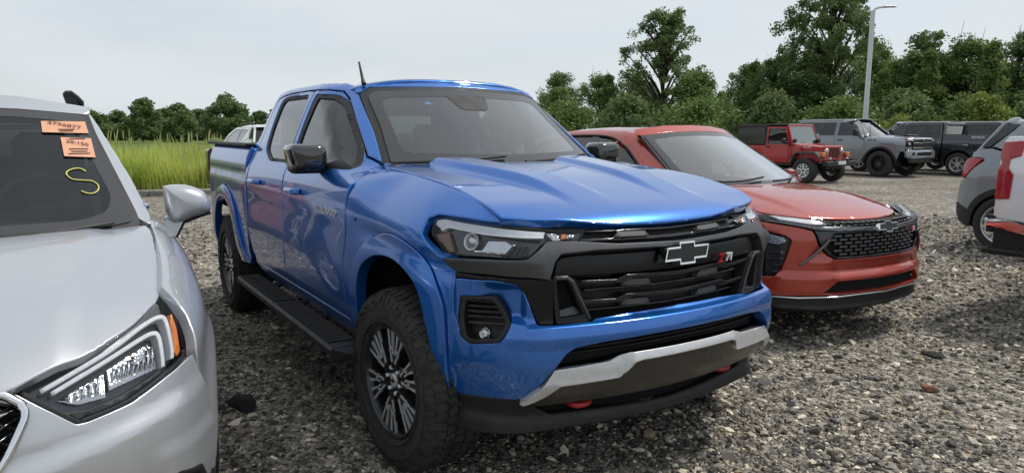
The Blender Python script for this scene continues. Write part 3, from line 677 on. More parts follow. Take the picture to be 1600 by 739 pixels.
mm = MB(); mm.box((-.94, -.985, 1.278), (.12, .20, .045), bev=.02); mm.hull([(-.88, -.91, 1.30), (-.96, -.91, 1.30), (-.88, -.91, 1.255), (-.96, -.91, 1.255), (-.70, -.83, 1.29), (-.84, -.84, 1.33), (-.70, -.86, 1.245), (-.84, -.88, 1.24)]); mm.build('mirror_arm', black_p, T, mirror=True)
text_mesh('name_badge', 'COLORADO', .052, .003, mat('satin_letter', (.62, .63, .65), .35, .3, rvar=.05), T, frame_on(S_, -.765, 1.070, .002, (1, 0, 0)), sx=1.08)
MB().tube([(-1.20, -.565, 1.745), (-1.22, -.565, 1.775), (-1.27, -.565, 1.875)], [.016, .010, .006], 6).build('antenna', black_p, T)
b = MB(); b.lathe([(.0005, .004), (.006, .003), (.008, 0)], 'z', 10); b.xf(frame_on(FE, -.36, 1.07, .001, (1, 0, 0))); b.build('fender_clip', black_p, T, mirror=True)
# --- front end -------------------------------------------------------------
zz = 1.125
def PN(name, pts, m, off=0, th=.02, bev=.004, r=.008, res=.03, mir=True, holes=(), label=None, par=None):
    return panel(name, F_, rnd(pts, r), par or T, m, off=off, th=th, bev=bev, res=res, mir=mir, holes=[rnd(h, r) for h in holes], label=label)
# backing
PN('grille_backing', sym([(0, .64), (-.60, .64), (-.66, .80), (-.70, 1.0), (-.60, 1.09), (-.40, 1.115), (0, 1.11)]), black_d, off=-.09, mir=False, r=0)
# blue bumper: pocket side piece + beam
beam = sym([(0, .689), (-.151, .689), (-.40, .683), (-.52, .672), (-.555, .655), (-.605, .60), (-.685, .468), (-.76, .455), (-.845, .44), (-.866, .50), (-.855, .60), (-.846, .75), (-.845, .905), (-.835, .912), (-.755, .918), (-.705, .908), (-.686, .883), (-.66, .826), (-.636, .757), (-.575, .751), (-.43, .755), (-.415, .768), (-.25, .776), (0, .778)])
fogh = [(-.826, .846), (-.755, .860), (-.737, .828), (-.716, .764), (-.722, .745), (-.757, .690), (-.822, .667), (-.836, .690)]
fogl = [(-y, z) for y, z in fogh][::-1]
def bump_off(y, z):
    a = np.abs(y); 
    o = (.040*np.clip((.778-z)/.046, 0, 1)-.020*np.clip((.732-z)/.06, 0, 1))*sst(a, .78, .60) - .035*sst(a, .66, .70)*sst(a, .80, .76)*sst(z, .76, .79)*sst(z, .92, .88)
    return o
panel('bumper', F_, rnd(beam, .012), T, blue, off=bump_off, th=.05, bev=.004, res=.011, holes=[rnd(fogh, .006), rnd(fogl, .006)])
# corner skin between bumper face and wheel arch
co = A2([(.402, .985), (.40, .93), (.398, .80), (.39, .68), (.395, .45), (.40, .45), (.425, .55), (.435, .66), (.43, .73), (.41, .78), (.412, .90), (.412, .985)])
panel('bumper_corner', FE, co, T, blue, off=-.004, res=.03, bev=.004, th=.03, mir=True)
# fog pocket
PN('fog_pocket', fogh, black_p, off=-.045, th=.02, bev=.002, r=.015)
PN('fog_bezel', fogh, black_p, off=.004, th=.06, bev=.004, r=.006, holes=[[(-.815, .832), (-.762, .844), (-.748, .820), (-.730, .764), (-.735, .747), (-.762, .704), (-.815, .685), (-.824, .70)]])
for i in range(5):
    z = .748+i*.020; PN('fog_slat', [(-.818, z-.006), (-.733-.0035*i, z+.006), (-.733-.0035*i, z+.015), (-.818, z+.004)], black_p, off=-.012, th=.03, bev=.003, r=.002)
for sgn in (1, -1):
    f = MB(); f.lathe([(.0005, .008), (.014, .006), (.020, 0), (.024, .004), (.026, -.02)], 'z', 24); f.xf(frame_on(F_, -.795*sgn, .714, -.038, (0, 1, 0))); f.build('fog_lamp', refl_b, T)
# black panel between trim and bumper
gblk = mat('grille_black', (.005, .005, .006), .30, spec=.35, rvar=.06)
PN('grille_surround', [(-.843, .935), (-.842, .915), (-.755, .9195), (-.703, .911), (-.683, .884), (-.657, .826), (-.634, .760), (-.574, .755), (-.574, .93)], gblk, off=.0, th=.03)
# grey moustache trim, one piece across
mus = sym([(0, 1.034), (-.30, 1.041), (-.42, 1.052), (-.47, 1.058), (-.585, 1.062), (-.670, 1.004), (-.775, .998), (-.853, .988), (-.848, .936), (-.769, .940), (-.66, .938), (-.598, .932), (-.575, .993), (-.549, 1.018), (-.40, 1.024), (-.20, 1.021), (0, 1.018)])
def mus_off(y, z):
    a = np.abs(y); return .016 - .02*sst(a, .60, .68)*np.clip((.97-z)/.04, -.4, 1)
panel('grey_trim_bar', F_, rnd(mus, .006), T, must, off=mus_off, th=.05, bev=.003, res=.012)
# gloss black band below the bar
PN('grille_band', sym([(0, .928), (-.30, .930), (-.50, .935), (-.572, .935), (-.560, .99), (-.54, 1.010), (-.40, 1.016), (0, 1.011)]), gblk, off=-.015, th=.04, mir=False)
# upper slot
PN('upper_slot_bar', sym([(0, 1.058), (-.44, 1.066), (-.445, 1.075), (0, 1.070)]), gloss_b, off=-.012, th=.03, mir=False, r=.002)
PN('upper_slot_bar', sym([(0, 1.090), (-.41, 1.098), (-.41, 1.104), (0, 1.098)]), gloss_b, off=-.012, th=.03, mir=False, r=.002)
PN('upper_slot_backing', sym([(0, 1.035), (-.45, 1.05), (-.41, 1.112), (0, 1.106)]), black_d, off=-.030, mir=False, r=.002)
PN('grille_patch', [(-.298, 1.069), (-.280, 1.087), (-.150, 1.084), (-.135, 1.066)], patch, off=.003, th=.03, r=.003, bev=.002)
# wavy bars
for z0 in (.905, .828):
    up = [(0, z0+.008), (-.02, z0+.008), (-.06, z0+.026) if False else (-.05, z0+.010), (-.27, z0+.020), (-.315, z0+.004), (-.47, z0+.010), (-.56, z0+.012)]
    wav = sym([(0, z0-.002), (-.24, z0+.006), (-.29, z0-.008), (-.46, z0-.002), (-.47, z0+.012), (-.315, z0+.006), (-.27, z0+.021), (0, z0+.013)])
    PN('grille_bar', wav, gloss_b, off=-.002, th=.06, mir=False, r=.003, bev=.002, res=.015)
    PN('grille_patch', [(-.278, z0-.030), (-.264, z0-.005), (-.150, z0-.008), (-.130, z0-.036)], patch, off=-.022, th=.03, r=.003)
    PN('grille_bar', sym([(0, z0-.045), (-.44, z0-.040), (-.44, z0-.032), (0, z0-.037)]), gloss_b, off=-.03, th=.04, mir=False, r=.001)
PN('grille_mesh', sym([(0, .78), (-.42, .776), (-.50, .92), (0, .925)]), black_p, off=-.06, mir=False, r=0)
# sails (grey framed side scoops)
PN('scoop_frame', [(-.582, .940), (-.527, .938), (-.502, .920), (-.428, .765), (-.445, .752), (-.565, .756)], black_p, off=.004, th=.05, r=.006, holes=[[(-.568, .925), (-.528, .922), (-.515, .910), (-.455, .784), (-.548, .776)]])
PN('scoop_trim', [(-.575, .942), (-.527, .941), (-.500, .921), (-.427, .766), (-.436, .766), (-.512, .913), (-.530, .928), (-.575, .928)], must, off=.012, th=.02, r=.003)
PN('scoop_ledge', [(-.555, .778), (-.552, .800), (-.478, .815), (-.445, .768)], must, off=lambda y, z: -.02-.3*(np.clip(z-.768, 0, 1)), th=.01, r=.004)
PN('scoop_back', [(-.568, .925), (-.518, .915), (-.455, .78), (-.555, .776)], black_d, off=-.055, r=0)
# bowtie and badge
def bow(s, k=1.): 
    P = [(-.135, -.036), (-.046, -.036), (-.041, -.052), (.041, -.052), (.046, -.036), (.118, -.036), (.135, .022), (.046, .022), (.041, .044), (-.041, .044), (-.046, .022), (-.118, .022)]
    P = [(-.130, -.028), (-.046, -.028), (-.046, -.046), (.040, -.046), (.040, -.028), (.108, -.028), (.130, .028), (.046, .028), (.046, .046), (-.040, .046), (-.040, .028), (-.108, .028)]
    return A2(P)*s
def inner_bow(s, d):
    P = A2([(-.130, -.028), (-.046, -.028), (-.046, -.046), (.040, -.046), (.040, -.028), (.108, -.028), (.130, .028), (.046, .028), (.046, .046), (-.040, .046), (-.040, .028), (-.108, .028)])
    c = ccw(P); a = np.roll(c, 1, 0); b = np.roll(c, -1, 0); o = []
    for p, q, r in zip(a, c, b):
        n1 = A2([-(q-p)[1], (q-p)[0]])/np.linalg.norm(q-p); n2 = A2([-(r-q)[1], (r-q)[0]])/np.linalg.norm(r-q)
        M = A2([n1, n2]); o.append(np.linalg.solve(M, A2([n1@q+d, n2@q+d])))
    return A2(o)*s
def bowtie(hf, a, b, s, par, off=.0, fill=None, h=.03):
    return on_frame('bowtie_emblem', frame_on(hf, a, b, off, (0, 1, 0)), [(bow(s), 0, h), (inner_bow(s, .008), 1, h+.003*s)], 0, [chrome, fill or black_p], par)
bowtie(F_, .0, .990, .98, T, off=-.005, h=.045)
M = frame_on(F_, .278, .944, .0, (0, 1, 0))
text_mesh('trim_badge', 'Z', .052, .004, red_p, T, M @ Matrix.Translation((-.037, 0, .006)), shear=.2, sx=1.25)
text_mesh('trim_badge', '71', .052, .004, white_p, T, M @ Matrix.Translation((.024, 0, .006)), shear=.2, sx=1.05)
# headlight
HL = [(-.872, 1.072), (-.858, 1.128), (-.840, 1.140), (-.805, 1.134), (-.725, 1.124), (-.574, 1.112), (-.534, 1.106), (-.412, 1.104), (-.444, 1.068), (-.553, 1.068), (-.589, 1.066), (-.672, 1.010), (-.774, 1.005), (-.851, .997)]
PN('headlight_housing', HL, gloss_b, off=-.035, th=.03, r=.008)
PN('headlight_reflector', [(-.87, 1.072), (-.842, 1.085), (-.842, 1.01), (-.853, 1.005)], mat('amber_reflector', (.15, .055, .025), .25, coat=.5, nscale=30, namt=.3), off=-.018, r=.004)
for sgn in (1, -1):
    f = MB(); f.lathe([(.0005, .016), (.014, .012), (.022, .002), (.026, -.004), (.029, .004), (.034, .006), (.036, -.03)], 'z', 28); f.xf(frame_on(F_, -.800*sgn, 1.060, -.022, (0, 1, 0))); f.build('projector_lamp', refl_b, T)
DR = [(-.862, 1.110), (-.855, 1.128), (-.840, 1.134), (-.806, 1.127), (-.723, 1.117), (-.570, 1.104), (-.585, 1.084), (-.765, 1.091), (-.835, 1.103), (-.852, 1.090)]
PN('running_light', DR, frost, off=-.012, th=.02, r=.004, bev=.003)
PN('running_light_edge', strip2([(-.852, 1.088), (-.838, 1.104), (-.765, 1.090), (-.585, 1.083)], .0022), white_p, off=-.008, th=.01, r=0, bev=.001, res=.02)
PN('lamp_chrome', [(-.79, 1.025), (-.765, 1.07), (-.72, 1.075), (-.70, 1.058), (-.722, 1.024)], refl_b, off=-.024, r=.004)
PN('lamp_chrome', [(-.80, 1.022), (-.722, 1.023), (-.690, 1.062), (-.697, 1.063), (-.726, 1.029), (-.80, 1.028)], chrome, off=-.015, th=.01, r=.002, bev=.001)
for i in range(4): PN('lamp_fin', [(-.735+i*.018, 1.019), (-.722+i*.018, 1.019), (-.692+i*.016, 1.056), (-.702+i*.016, 1.056)], black_p, off=-.012, th=.02, r=.001, bev=.002)
PN('lamp_ledge', [(-.748, 1.013), (-.700, 1.062), (-.640, 1.058), (-.685, 1.013)], dk_alloy, off=-.024, th=.01, r=.003)
PN('turn_signal', [(-.553, 1.071), (-.570, 1.100), (-.53, 1.098), (-.515, 1.072)], refl_b, off=-.012, r=.003)
PN('turn_signal_lens', [(-.52, 1.076), (-.508, 1.094), (-.492, 1.094), (-.502, 1.076)], amber, off=-.010, r=.002)
PN('turn_signal', [(-.500, 1.078), (-.490, 1.091), (-.455, 1.090), (-.468, 1.077)], refl_b, off=-.012, r=.002)
PN('headlight_lens', HL, lensg, off=.004, th=.012, r=.008, bev=.003)
PN('hood_gap_seal', [(-.86, 1.14), (-.84, 1.15), (-.72, 1.134), (-.55, 1.120), (-.40, 1.112), (0, 1.108), (0, 1.118), (-.40, 1.124), (-.55, 1.132), (-.72, 1.146), (-.85, 1.16)], black_d, off=-.03, r=0)
# lower intake, skid plate, lip, hooks
PN('lower_intake', sym([(0, .62), (-.60, .56), (-.615, .60), (-.55, .66), (-.52, .675), (0, .69)]), black_d, off=-.06, mir=False, r=0)
for z in (.650, .668): PN('intake_slat', sym([(0, z), (-.545, z-.008), (-.545, z-.003), (0, z+.005)]), black_p, off=-.035, mir=False, r=0, bev=.002)
st_ = sym([(0, .609), (-.25, .608), (-.278, .604), (-.332, .550), (-.57, .545), (-.672, .465), (-.685, .475), (-.598, .597), (-.375, .607), (-.293, .634), (0, .634)])
panel('skid_strip', F_, rnd(st_, .004), T, skid_m, off=lambda y, z: .040-.55*np.clip(z-(.545+.060*sst(np.abs(y), .335, .275)), 0, 1), th=.06, bev=.002, res=.012)
sk = sym([(0, .604), (-.25, .603), (-.273, .600), (-.328, .545), (-.565, .540), (-.665, .462), (-.62, .442), (-.30, .440), (0, .438)])
panel('skid_plate', F_, rnd(sk, .006), T, skid_d, off=lambda y, z: .026-.16*np.clip(.50-z, 0, 1), th=.05, bev=.005, res=.02)
lip = sym([(0, .318), (-.40, .320), (-.50, .320), (-.67, .314), (-.80, .298), (-.862, .292), (-.872, .33), (-.870, .44), (-.845, .438), (-.76, .453), (-.685, .464), (-.64, .450), (-.60, .402), (-.55, .378), (0, .368)])
panel('lower_lip', F_, rnd(lip, .01), T, black_p, off=lambda y, z: .014*sst(z, .375, .345), th=.06, bev=.008, res=.022)
panel('lip_corner', FE, A2([(.35, .45), (.36, .32), (.38, .295), (.40, .295), (.40, .45)]), T, black_p, off=-.01, res=.03, th=.03, mir=True)
PN('lower_grille', sym([(0, .355), (-.60, .365), (-.60, .45), (0, .45)]), black_d, off=-.05, mir=False, r=0)
for sgn in (1, -1):
    q = MB(); q.tube(spl([(.55, -.44*sgn, .405), (.655, -.45*sgn, .405), (.675, -.41*sgn, .403), (.655, -.37*sgn, .405), (.55, -.38*sgn, .405)], 6), .014, 10); q.build('tow_hook', red_h, T)
q = MB(); q.box((.15, 0, .36), (.75, .95, .04), bev=.01); q.build('skid_underbody', black_p, T)
for x, y, stv in ((0, -.825, math.radians(4)), (0, .825, math.radians(4)), (-3.338, -.825, 0), (-3.338, .825, 0)):
    wheel(T, x, y, .402, .262, .247, 'z71', steer=stv, spin=.35 if x == 0 else .1)
MB().tube([(0, -.7, .40), (0, .7, .40)], .05, 10).build('axle', steel, T)
MB().tube([(-3.338, -.7, .40), (-3.338, .7, .40)], .06, 10).build('axle', steel, T)
# ---------------------------------------------------------------- shared small builders for passenger cars
def cabin(T, x_dash, x_seat, y_st, ztop, w, n_seat=2):
    it = MB(); it.box((x_dash-.15, 0, ztop-.10), (.45, w*1.9, .14), bev=.05); it.build('dashboard', dash_m, T)
    for y in (-.36, .36):
        s = MB(); s.box((x_seat+.25, y, ztop-.35), (.5, .48, .16), bev=.05); s.box((x_seat, y, ztop-.06), (.15, .46, .58), ry=-.22, bev=.06); s.box((x_seat-.07, y, ztop+.26), (.10, .25, .17), ry=-.15, bev=.04); s.build('seat', seat_m, T)
    s = MB(); s.box((x_seat-.85, 0, ztop-.1), (.15, 1.15, .55), ry=-.2, bev=.05)
    for y in (-.36, .36): s.box((x_seat-.93, y, ztop+.22), (.09, .24, .14), bev=.04)
    s.build('rear_seat', seat_m, T)
    st = MB(); t = np.linspace(0, 2*math.pi, 33); P = np.stack([x_dash-.42-.08*np.sin(t), y_st+.185*np.cos(t), ztop-.02+.165*np.sin(t)], 1); st.tube(P, .015, 8, cap=False); st.box((x_dash-.42, y_st, ztop-.03), (.05, .14, .11), bev=.03); st.box((x_dash-.42, y_st, ztop-.02), (.02, .34, .03)); st.build('steering_wheel', mat('wheel_leather', (.085,)*3), T)
    MB().box((x_seat-.1, 0, ztop-.55), (2.4, w*2, .08)).build('cabin_floor', dash_m, T); MB().box((x_seat-.35, 0, ztop+.37), (1.1, w*1.5, .02)).build('headliner', head_l, T)
def arch(cx, cz, r, a0, a1, n=16):
    t = np.linspace(math.radians(a0), math.radians(a1), n); return np.stack([cx+r*np.cos(t), cz+r*np.sin(t)], 1)
def wells(T, xs, cz, r, yo, yi=.5):
    for cx in xs:
        mb = MB(); t = np.linspace(-.2, math.pi+.2, 18); V = []
        for a in t: V += [(cx+r*math.cos(a), -yo, cz+r*math.sin(a)), (cx+r*math.cos(a), -yi, cz+r*math.sin(a))]
        mb.add(V, [(2*i, 2*i+1, 2*i+3, 2*i+2) for i in range(17)]); mb.box((cx, -yi, cz+.25), (r*2, .02, r*1.4)); mb.build('wheel_well', black_d, T, mirror=True)
# ---------------------------------------------------------------- silver SUV on the left
silver = mat('silver_paint', (.48, .50, .53), .32, .42, coat=1., coatr=.03, dirt=.12, nscale=900, namt=.10)
T = thing('silver_suv', 'silver SUV cropped at the left edge with stickers on its windshield', 'SUV', (-.248, -2.553, 0), -.0345)
F_, HD, S_, FE, WS, RF = [SVS[k] for k in ('front', 'hood', 'side', 'fender', 'wind', 'roof')]
inner = MB(); inner.box((-1.3, 0, .50), (3.0, 1.50, .30)); inner.box((.25, 0, .55), (.75, 1.0, .45)); inner.box((-.5, 0, .70), (.3, 1.45, .5)); inner.build('dark_gap_filler', black_d, T)  # near-black boxes added inside the body to keep panel gaps dark
half = A2([(-.06, 0), (-.065, .2), (-.10, .42), (-.21, .64), (-.28, .735)]); e1 = spl([(-.20, .748), (0, .747), (.20, .742), (.35, .735)], 4); e2 = spl([(.375, .728), (.46, .70), (.575, .640), (.66, .575), (.745, .49), (.82, .38), (.85, .325), (.872, .24), (.885, .12), (.888, 0)], 4)
o = np.vstack([half, e1, e2]); panel('hood', HD, np.vstack([o, (o[::-1]*[1, -1])[1:-1]]), T, silver, res=.018, bev=.005, th=.03)
panel('cowl', HD, A2([(-.055, 0), (-.095, .42), (-.27, .735), (-.45, .62), (-.25, .3), (-.22, 0), (-.25, -.3), (-.45, -.62), (-.27, -.735), (-.095, -.42)]), T, black_p, off=-.02, res=.06)
a = arch(0, .35, .395, -12, 195, 22)
fen = np.vstack([spl([(-.44, 1.10), (-.30, 1.088), (-.20, 1.079), (0, 1.041), (.20, .996), (.36, .957)], 4), A2([(.385, .948), (.43, .90), (.49, .82), (.535, .745), (.53, .60), (.50, .42), (.47, .30)]), a, A2([(-.44, .25), (-.455, .6), (-.44, .9), (-.45, 1.03)])])
panel('fender', FE, fen, T, silver, res=.028, bev=.005, th=.03, mir=True)
def two(name, hf, pts, m, r=.008, **k): return panel(name, hf, rnd(pts, r) if r else A2(pts), T, m, mir=True, **k)
two('front_door', S_, [(-.46, .26), (-.475, .6), (-.45, .9), (-.40, 1.03), (-.46, 1.045), (-1.42, 1.06), (-1.44, .8), (-1.40, .26)], silver, off=0, bev=.005, th=.03)
two('rear_door', S_, [(-1.415, .26), (-1.455, .8), (-1.435, 1.06), (-2.40, 1.09), (-2.40, .95), (-2.18, .72), (-2.05, .45), (-2.03, .26)], silver, bev=.005, th=.03)
ra = arch(-2.555, .35, .395, -5, 190, 20)
panel('rear_quarter', S_, np.vstack([A2([(-2.055, .26), (-2.06, .45), (-2.19, .71), (-2.41, .95), (-2.41, 1.09), (-2.9, 1.12), (-3.30, 1.08), (-3.35, .8), (-3.33, .36), (-3.0, .34)]), ra[::-1]]), T, silver, bev=.005, th=.03, mir=True, res=.05)
two('rocker_panel', S_, [(-.45, .25), (-2.05, .25), (-2.05, .17), (-.45, .17)], black_p, off=.01, th=.03)
two('side_window', S_, [(-.56, 1.075), (-.75, 1.21), (-1.10, 1.42), (-1.38, 1.50), (-1.40, 1.075)], win_t, off=-.012, bev=0, th=.004, r=.03)
two('side_window', S_, [(-1.46, 1.085), (-1.44, 1.50), (-1.85, 1.51), (-2.2, 1.45), (-2.36, 1.12)], win_t, off=-.012, bev=0, th=.004, r=.03)
two('side_window', S_, [(-2.44, 1.13), (-2.28, 1.44), (-2.65, 1.40), (-2.95, 1.20)], win_t, off=-.012, bev=0, th=.004, r=.03)
fr = A2([(-.42, 1.035), (-.33, 1.062), (-.30, 1.10), (-.60, 1.33), (-.90, 1.545), (-1.05, 1.60), (-1.5, 1.625), (-2.2, 1.615), (-2.8, 1.55), (-3.10, 1.35), (-3.30, 1.09), (-2.9, 1.13), (-2.4, 1.10), (-1.42, 1.07)])
panel('window_pillars', S_, fr, T, silver, res=.04, bev=.005, th=.02, mir=True, holes=[rnd([(-.52, 1.063), (-.73, 1.22), (-1.09, 1.435), (-1.39, 1.52), (-1.85, 1.53), (-2.25, 1.485), (-2.68, 1.425), (-3.0, 1.20), (-2.42, 1.108), (-1.43, 1.078)], .03)])
two('pillar_trim', S_, [(-1.39, 1.08), (-1.47, 1.08), (-1.455, 1.52), (-1.375, 1.52)], gloss_b, off=-.009, th=.01)
two('pillar_trim', S_, [(-2.35, 1.11), (-2.45, 1.12), (-2.29, 1.48), (-2.19, 1.48)], gloss_b, off=-.009, th=.01)
rf = rnd([(-3.0, -.50), (-2.6, -.545), (-1.2, -.545), (-.97, -.52), (-.90, -.3), (-.87, 0), (-.90, .3), (-.97, .52), (-1.2, .545), (-2.6, .545), (-3.0, .50)], .04)
panel('roof', RF, rf, T, silver, res=.05, bev=.008, th=.03)
q = MB(); q.hull([(-3.05, y, z) for y, z in ((-.5, 1.55), (.5, 1.55), (-.72, 1.1), (.72, 1.1))]+[(-3.38, y, z) for y, z in ((-.72, 1.05), (.72, 1.05), (-.75, .3), (.75, .3))]+[(-3.2, -.8, .3), (-3.2, .8, .3)]); q.build('tailgate', silver, T)
# windshield
frit_o = rnd([(-.69, 1.105), (-.50, 1.087), (0, 1.093), (.50, 1.087), (.69, 1.105), (.69, 1.14), (.57, 1.465), (.545, 1.545), (.3, 1.56), (0, 1.566), (-.3, 1.56), (-.545, 1.545), (-.57, 1.465), (-.69, 1.14)], .02)
frit_i = rnd([(-.60, 1.145), (-.50, 1.125), (0, 1.132), (.50, 1.125), (.60, 1.145), (.622, 1.20), (.50, 1.512), (.3, 1.53), (0, 1.537), (-.3, 1.53), (-.50, 1.512), (-.622, 1.20)], .04)
frit2 = mat('dark_glass_border', (.035, .035, .037), .10, coat=.5, rvar=.04); win_s = glass('dark_windshield', (.46, .56, .55), 1.0)
panel('windshield_border', WS, frit_o, T, frit2, res=.05, bev=0, th=.006, holes=[frit_i])
panel('windshield', WS, frit_i, T, win_s, off=-.001, res=.06, bev=0, th=.003)
panel('windshield_seal', WS, rnd([(-.72, 1.085), (-.50, 1.07), (.50, 1.07), (.72, 1.085), (.71, 1.14), (.59, 1.465), (.565, 1.56), (0, 1.585), (-.565, 1.56), (-.59, 1.465), (-.71, 1.14)], .02), T, black_p, off=-.006, res=.05, bev=0, th=.03, holes=[frit_o*.998+[0, .003]])
panel('roof_header', WS, A2([(-.570, 1.550), (-.30, 1.570), (0, 1.576), (.30, 1.570), (.570, 1.550), (.575, 1.585), (.3, 1.628), (0, 1.64), (-.3, 1.628), (-.575, 1.585)]), T, silver, off=-.004, res=.03, bev=.0015, th=.03)
cabin(T, -.38, -1.15, .36, 1.12, .68)
for y0, y1 in ((-.55, .0), (.06, .62)):
    wp = MB(); q = WS.pt(A2([y0, (y0+y1)/2, y1]), A2([1.10, 1.095, 1.11])); q[:,0] += .025; wp.tube(spl(q, 5), .008, 6); wp.build('wiper', black_p, T)
# stickers and the chalked S
pink = mat('orange_sticker', (.70, .36, .22), .7, nscale=60, namt=.12); ink = mat('sticker_ink', (.12, .05, .035), .7, nscale=60, namt=.2); ylw = mat('yellow_chalk', (.80, .72, .22), .8, nscale=80, namt=.25)
panel('paper_sticker', WS, [(.383, 1.508), (.547, 1.508), (.558, 1.456), (.388, 1.460)], T, pink, off=.006, res=.03, bev=0, th=.001, label='long orange paper sticker numbered 4796877')
panel('paper_sticker', WS, [(.452, 1.439), (.565, 1.434), (.576, 1.353), (.462, 1.361)], T, pink, off=.006, res=.03, bev=0, th=.001, label='square orange paper sticker reading 20:150')
text_mesh('sticker_text', '4796877', .033, .0004, ink, T, frame_on(WS, .468, 1.4885, .0105, (0, 1, 0)), sx=1.12)
text_mesh('sticker_text', '20:150', .032, .0004, ink, T, frame_on(WS, .512, 1.412, .0095, (0, 1, 0)), sx=1.0)
for i, (yy, z, wd) in enumerate(((.475, 1.471, .06), (.474, 1.464, .05), (.515, 1.388, .07), (.517, 1.378, .06), (.517, 1.369, .08), (.513, 1.431, .06))):
    panel('sticker_print', WS, [(yy-wd/2, z-.0018), (yy+wd/2, z-.0018), (yy+wd/2, z+.0018), (yy-wd/2, z+.0018)], T, ink, off=.0085, res=.02, bev=0, th=.0004)
bead('chalk_mark', WS, spl([(.536, 1.300), (.520, 1.311), (.498, 1.313), (.472, 1.304), (.468, 1.290), (.486, 1.273), (.520, 1.267), (.555, 1.262), (.576, 1.245), (.574, 1.226), (.557, 1.216), (.536, 1.217), (.515, 1.227)], 5), .0028, T, ylw, off=.003)
# roof rails
for sg in (1, -1):
    sec = [(.468, 1.640), (.480, 1.652), (.505, 1.652), (.532, 1.628), (.552, 1.602), (.535, 1.612), (.47, 1.628)]
    q = MB(); q.hull([(x, y*sg, z+dz) for x, dz in ((-.96, 0), (-1.0, .008), (-1.3, .02), (-2.2, .015), (-2.5, -.04)) for y, z in sec]); q.build('roof_rail', black_p, T, angle=50)
    q = MB(); q.hull([(x, y*sg, z) for x in (-.93, -1.05) for y, z in ((.485, 1.63), (.520, 1.62), (.510, 1.57), (.540, 1.565))]); q.build('rail_foot', black_p, T)
# fascia
gr = [(0, .535), (.20, .552), (.290, .615), (.350, .712), (.358, .738), (.345, .760), (.27, .790), (0, .800)]
HLs = [(.351, .790), (.53, .848), (.661, .901), (.728, .945), (.745, .938), (.760, .876), (.774, .778), (.768, .758), (.714, .738), (.609, .702), (.497, .686), (.475, .686), (.424, .728)]
fas = [(0, .22), (.5, .22), (.72, .25), (.815, .32), (.845, .45), (.838, .60), (.815, .70), (.800, .752), (.778, .750), (.714, .731), (.609, .695), (.497, .679), (.470, .680), (.419, .724), (.343, .786), (.30, .800), (0, .812)]
def symL(h): h = A2(h); return np.vstack([h, (h[::-1]*[-1, 1])[1:-1] if abs(h[0][0]) < 1e-6 and abs(h[-1][0]) < 1e-6 else h[::-1]*[-1, 1]])
fogo = [(.655, .37), (.668, .418), (.70, .436), (.76, .408), (.785, .33), (.74, .27), (.66, .29)]
def sv_off(y, z):
    a = np.abs(y); c = .60+.06*(a-.36)/.4
    return .022*sst(z, c+.035, c-.03)*sst(a, .90, .70)+.010*sst(z, .56, .50)*sst(a, .62, .68)
panel('bumper', F_, rnd(symL(fas), .008), T, silver, off=sv_off, res=.013, bev=.004, th=.03, holes=[rnd(symL(gr), .01), rnd(fogo, .02), rnd([(-y, z) for y, z in fogo][::-1], .02)])
two('fog_pocket', F_, fogo, black_p, off=-.03, r=.02)
two('fog_bezel', F_, [(.648, .38), (.664, .428), (.70, .448), (.770, .418), (.797, .33), (.787, .325), (.757, .406), (.70, .433), (.674, .416), (.66, .37)], black_p, off=.036, th=.05, r=.005, bev=.004)
panel('grille_backing', F_, symL(gr), T, black_d, off=-.05, res=.05)
bead('grille_chrome', F_, np.vstack([spl([(0, .806), (.27, .796), (.338, .768), (.352, .750), (.356, .735), (.345, .705), (.288, .609), (.20, .545), (0, .528)], 5)]), .012, T, chrome, off=.012, mir=True)
for i in range(6):
    z = .575+i*.036; w_ = .20+.15*min(1, (z-.54)/.16)
    for s2 in (-1, 1):
        p = A2([(-w_+k*w_/5, z+s2*.018*((k % 2)*2-1)) for k in range(11)]); bead('grille_bar', F_, p, .0045, T, gloss_b, off=-.012)
q = [(.0, .72), (.18, .735), (.30, .748), (.335, .752), (.30, .738), (.18, .722), (0, .705)]
panel('grille_wing', F_, symL(q[:4]+q[4:]), T, chrome, off=.004, th=.02, res=.03)
# headlight
two('headlight_housing', F_, HLs, mat('lamp_inner', (.09, .09, .095), .3, .6, rvar=.08), off=-.05, th=.05)
two('running_light', F_, strip2(spl([(.395, .782), (.564, .843), (.66, .882), (.714, .892), (.733, .872), (.741, .80), (.738, .77)], 5), .006), frost, off=-.010, th=.03, r=0, bev=.003, res=.02)
two('running_light', F_, strip2(spl([(.420, .772), (.564, .824), (.655, .852), (.694, .856), (.708, .84), (.712, .79), (.711, .758)], 5), .006), frost, off=-.014, th=.03, r=0, bev=.003, res=.02)
two('lamp_reflector', F_, [(.435, .758), (.560, .806), (.555, .728), (.485, .728)], refl_b, off=lambda y, z: -.03-.9*np.clip(z-.735, 0, 1)*.35, th=.01, r=.004)
two('lamp_reflector', F_, [(.562, .806), (.698, .846), (.706, .760), (.615, .752), (.564, .745)], refl_b, off=lambda y, z: -.03-.25*np.clip(z-.765, 0, 1), th=.01, r=.004)
for i in range(5): two('lamp_rib', F_, strip2([(.46+.018*i, .745), (.465+.018*i, .768+.006*i)], .003), chrome, off=-.022, th=.01, r=0, bev=.001)
for i in range(9): two('lamp_rib', F_, strip2([(.575+.014*i, .770), (.578+.014*i, .800+.003*i)], .0028), chrome, off=-.022, th=.01, r=0, bev=.001)
two('lamp_bulb', F_, rnd([(.625, .785), (.66, .795), (.665, .825), (.63, .818)], .015), refl_b, off=-.012, th=.02, r=0)
two('lamp_ledge', F_, [(.43, .722), (.48, .690), (.60, .706), (.71, .745), (.705, .752), (.61, .728), (.50, .710)], black_p, off=-.018, th=.02)
two('side_marker', F_, [(.757, .892), (.768, .842), (.770, .781), (.757, .768), (.748, .790), (.747, .870)], amber, off=-.012, th=.02, r=.006)
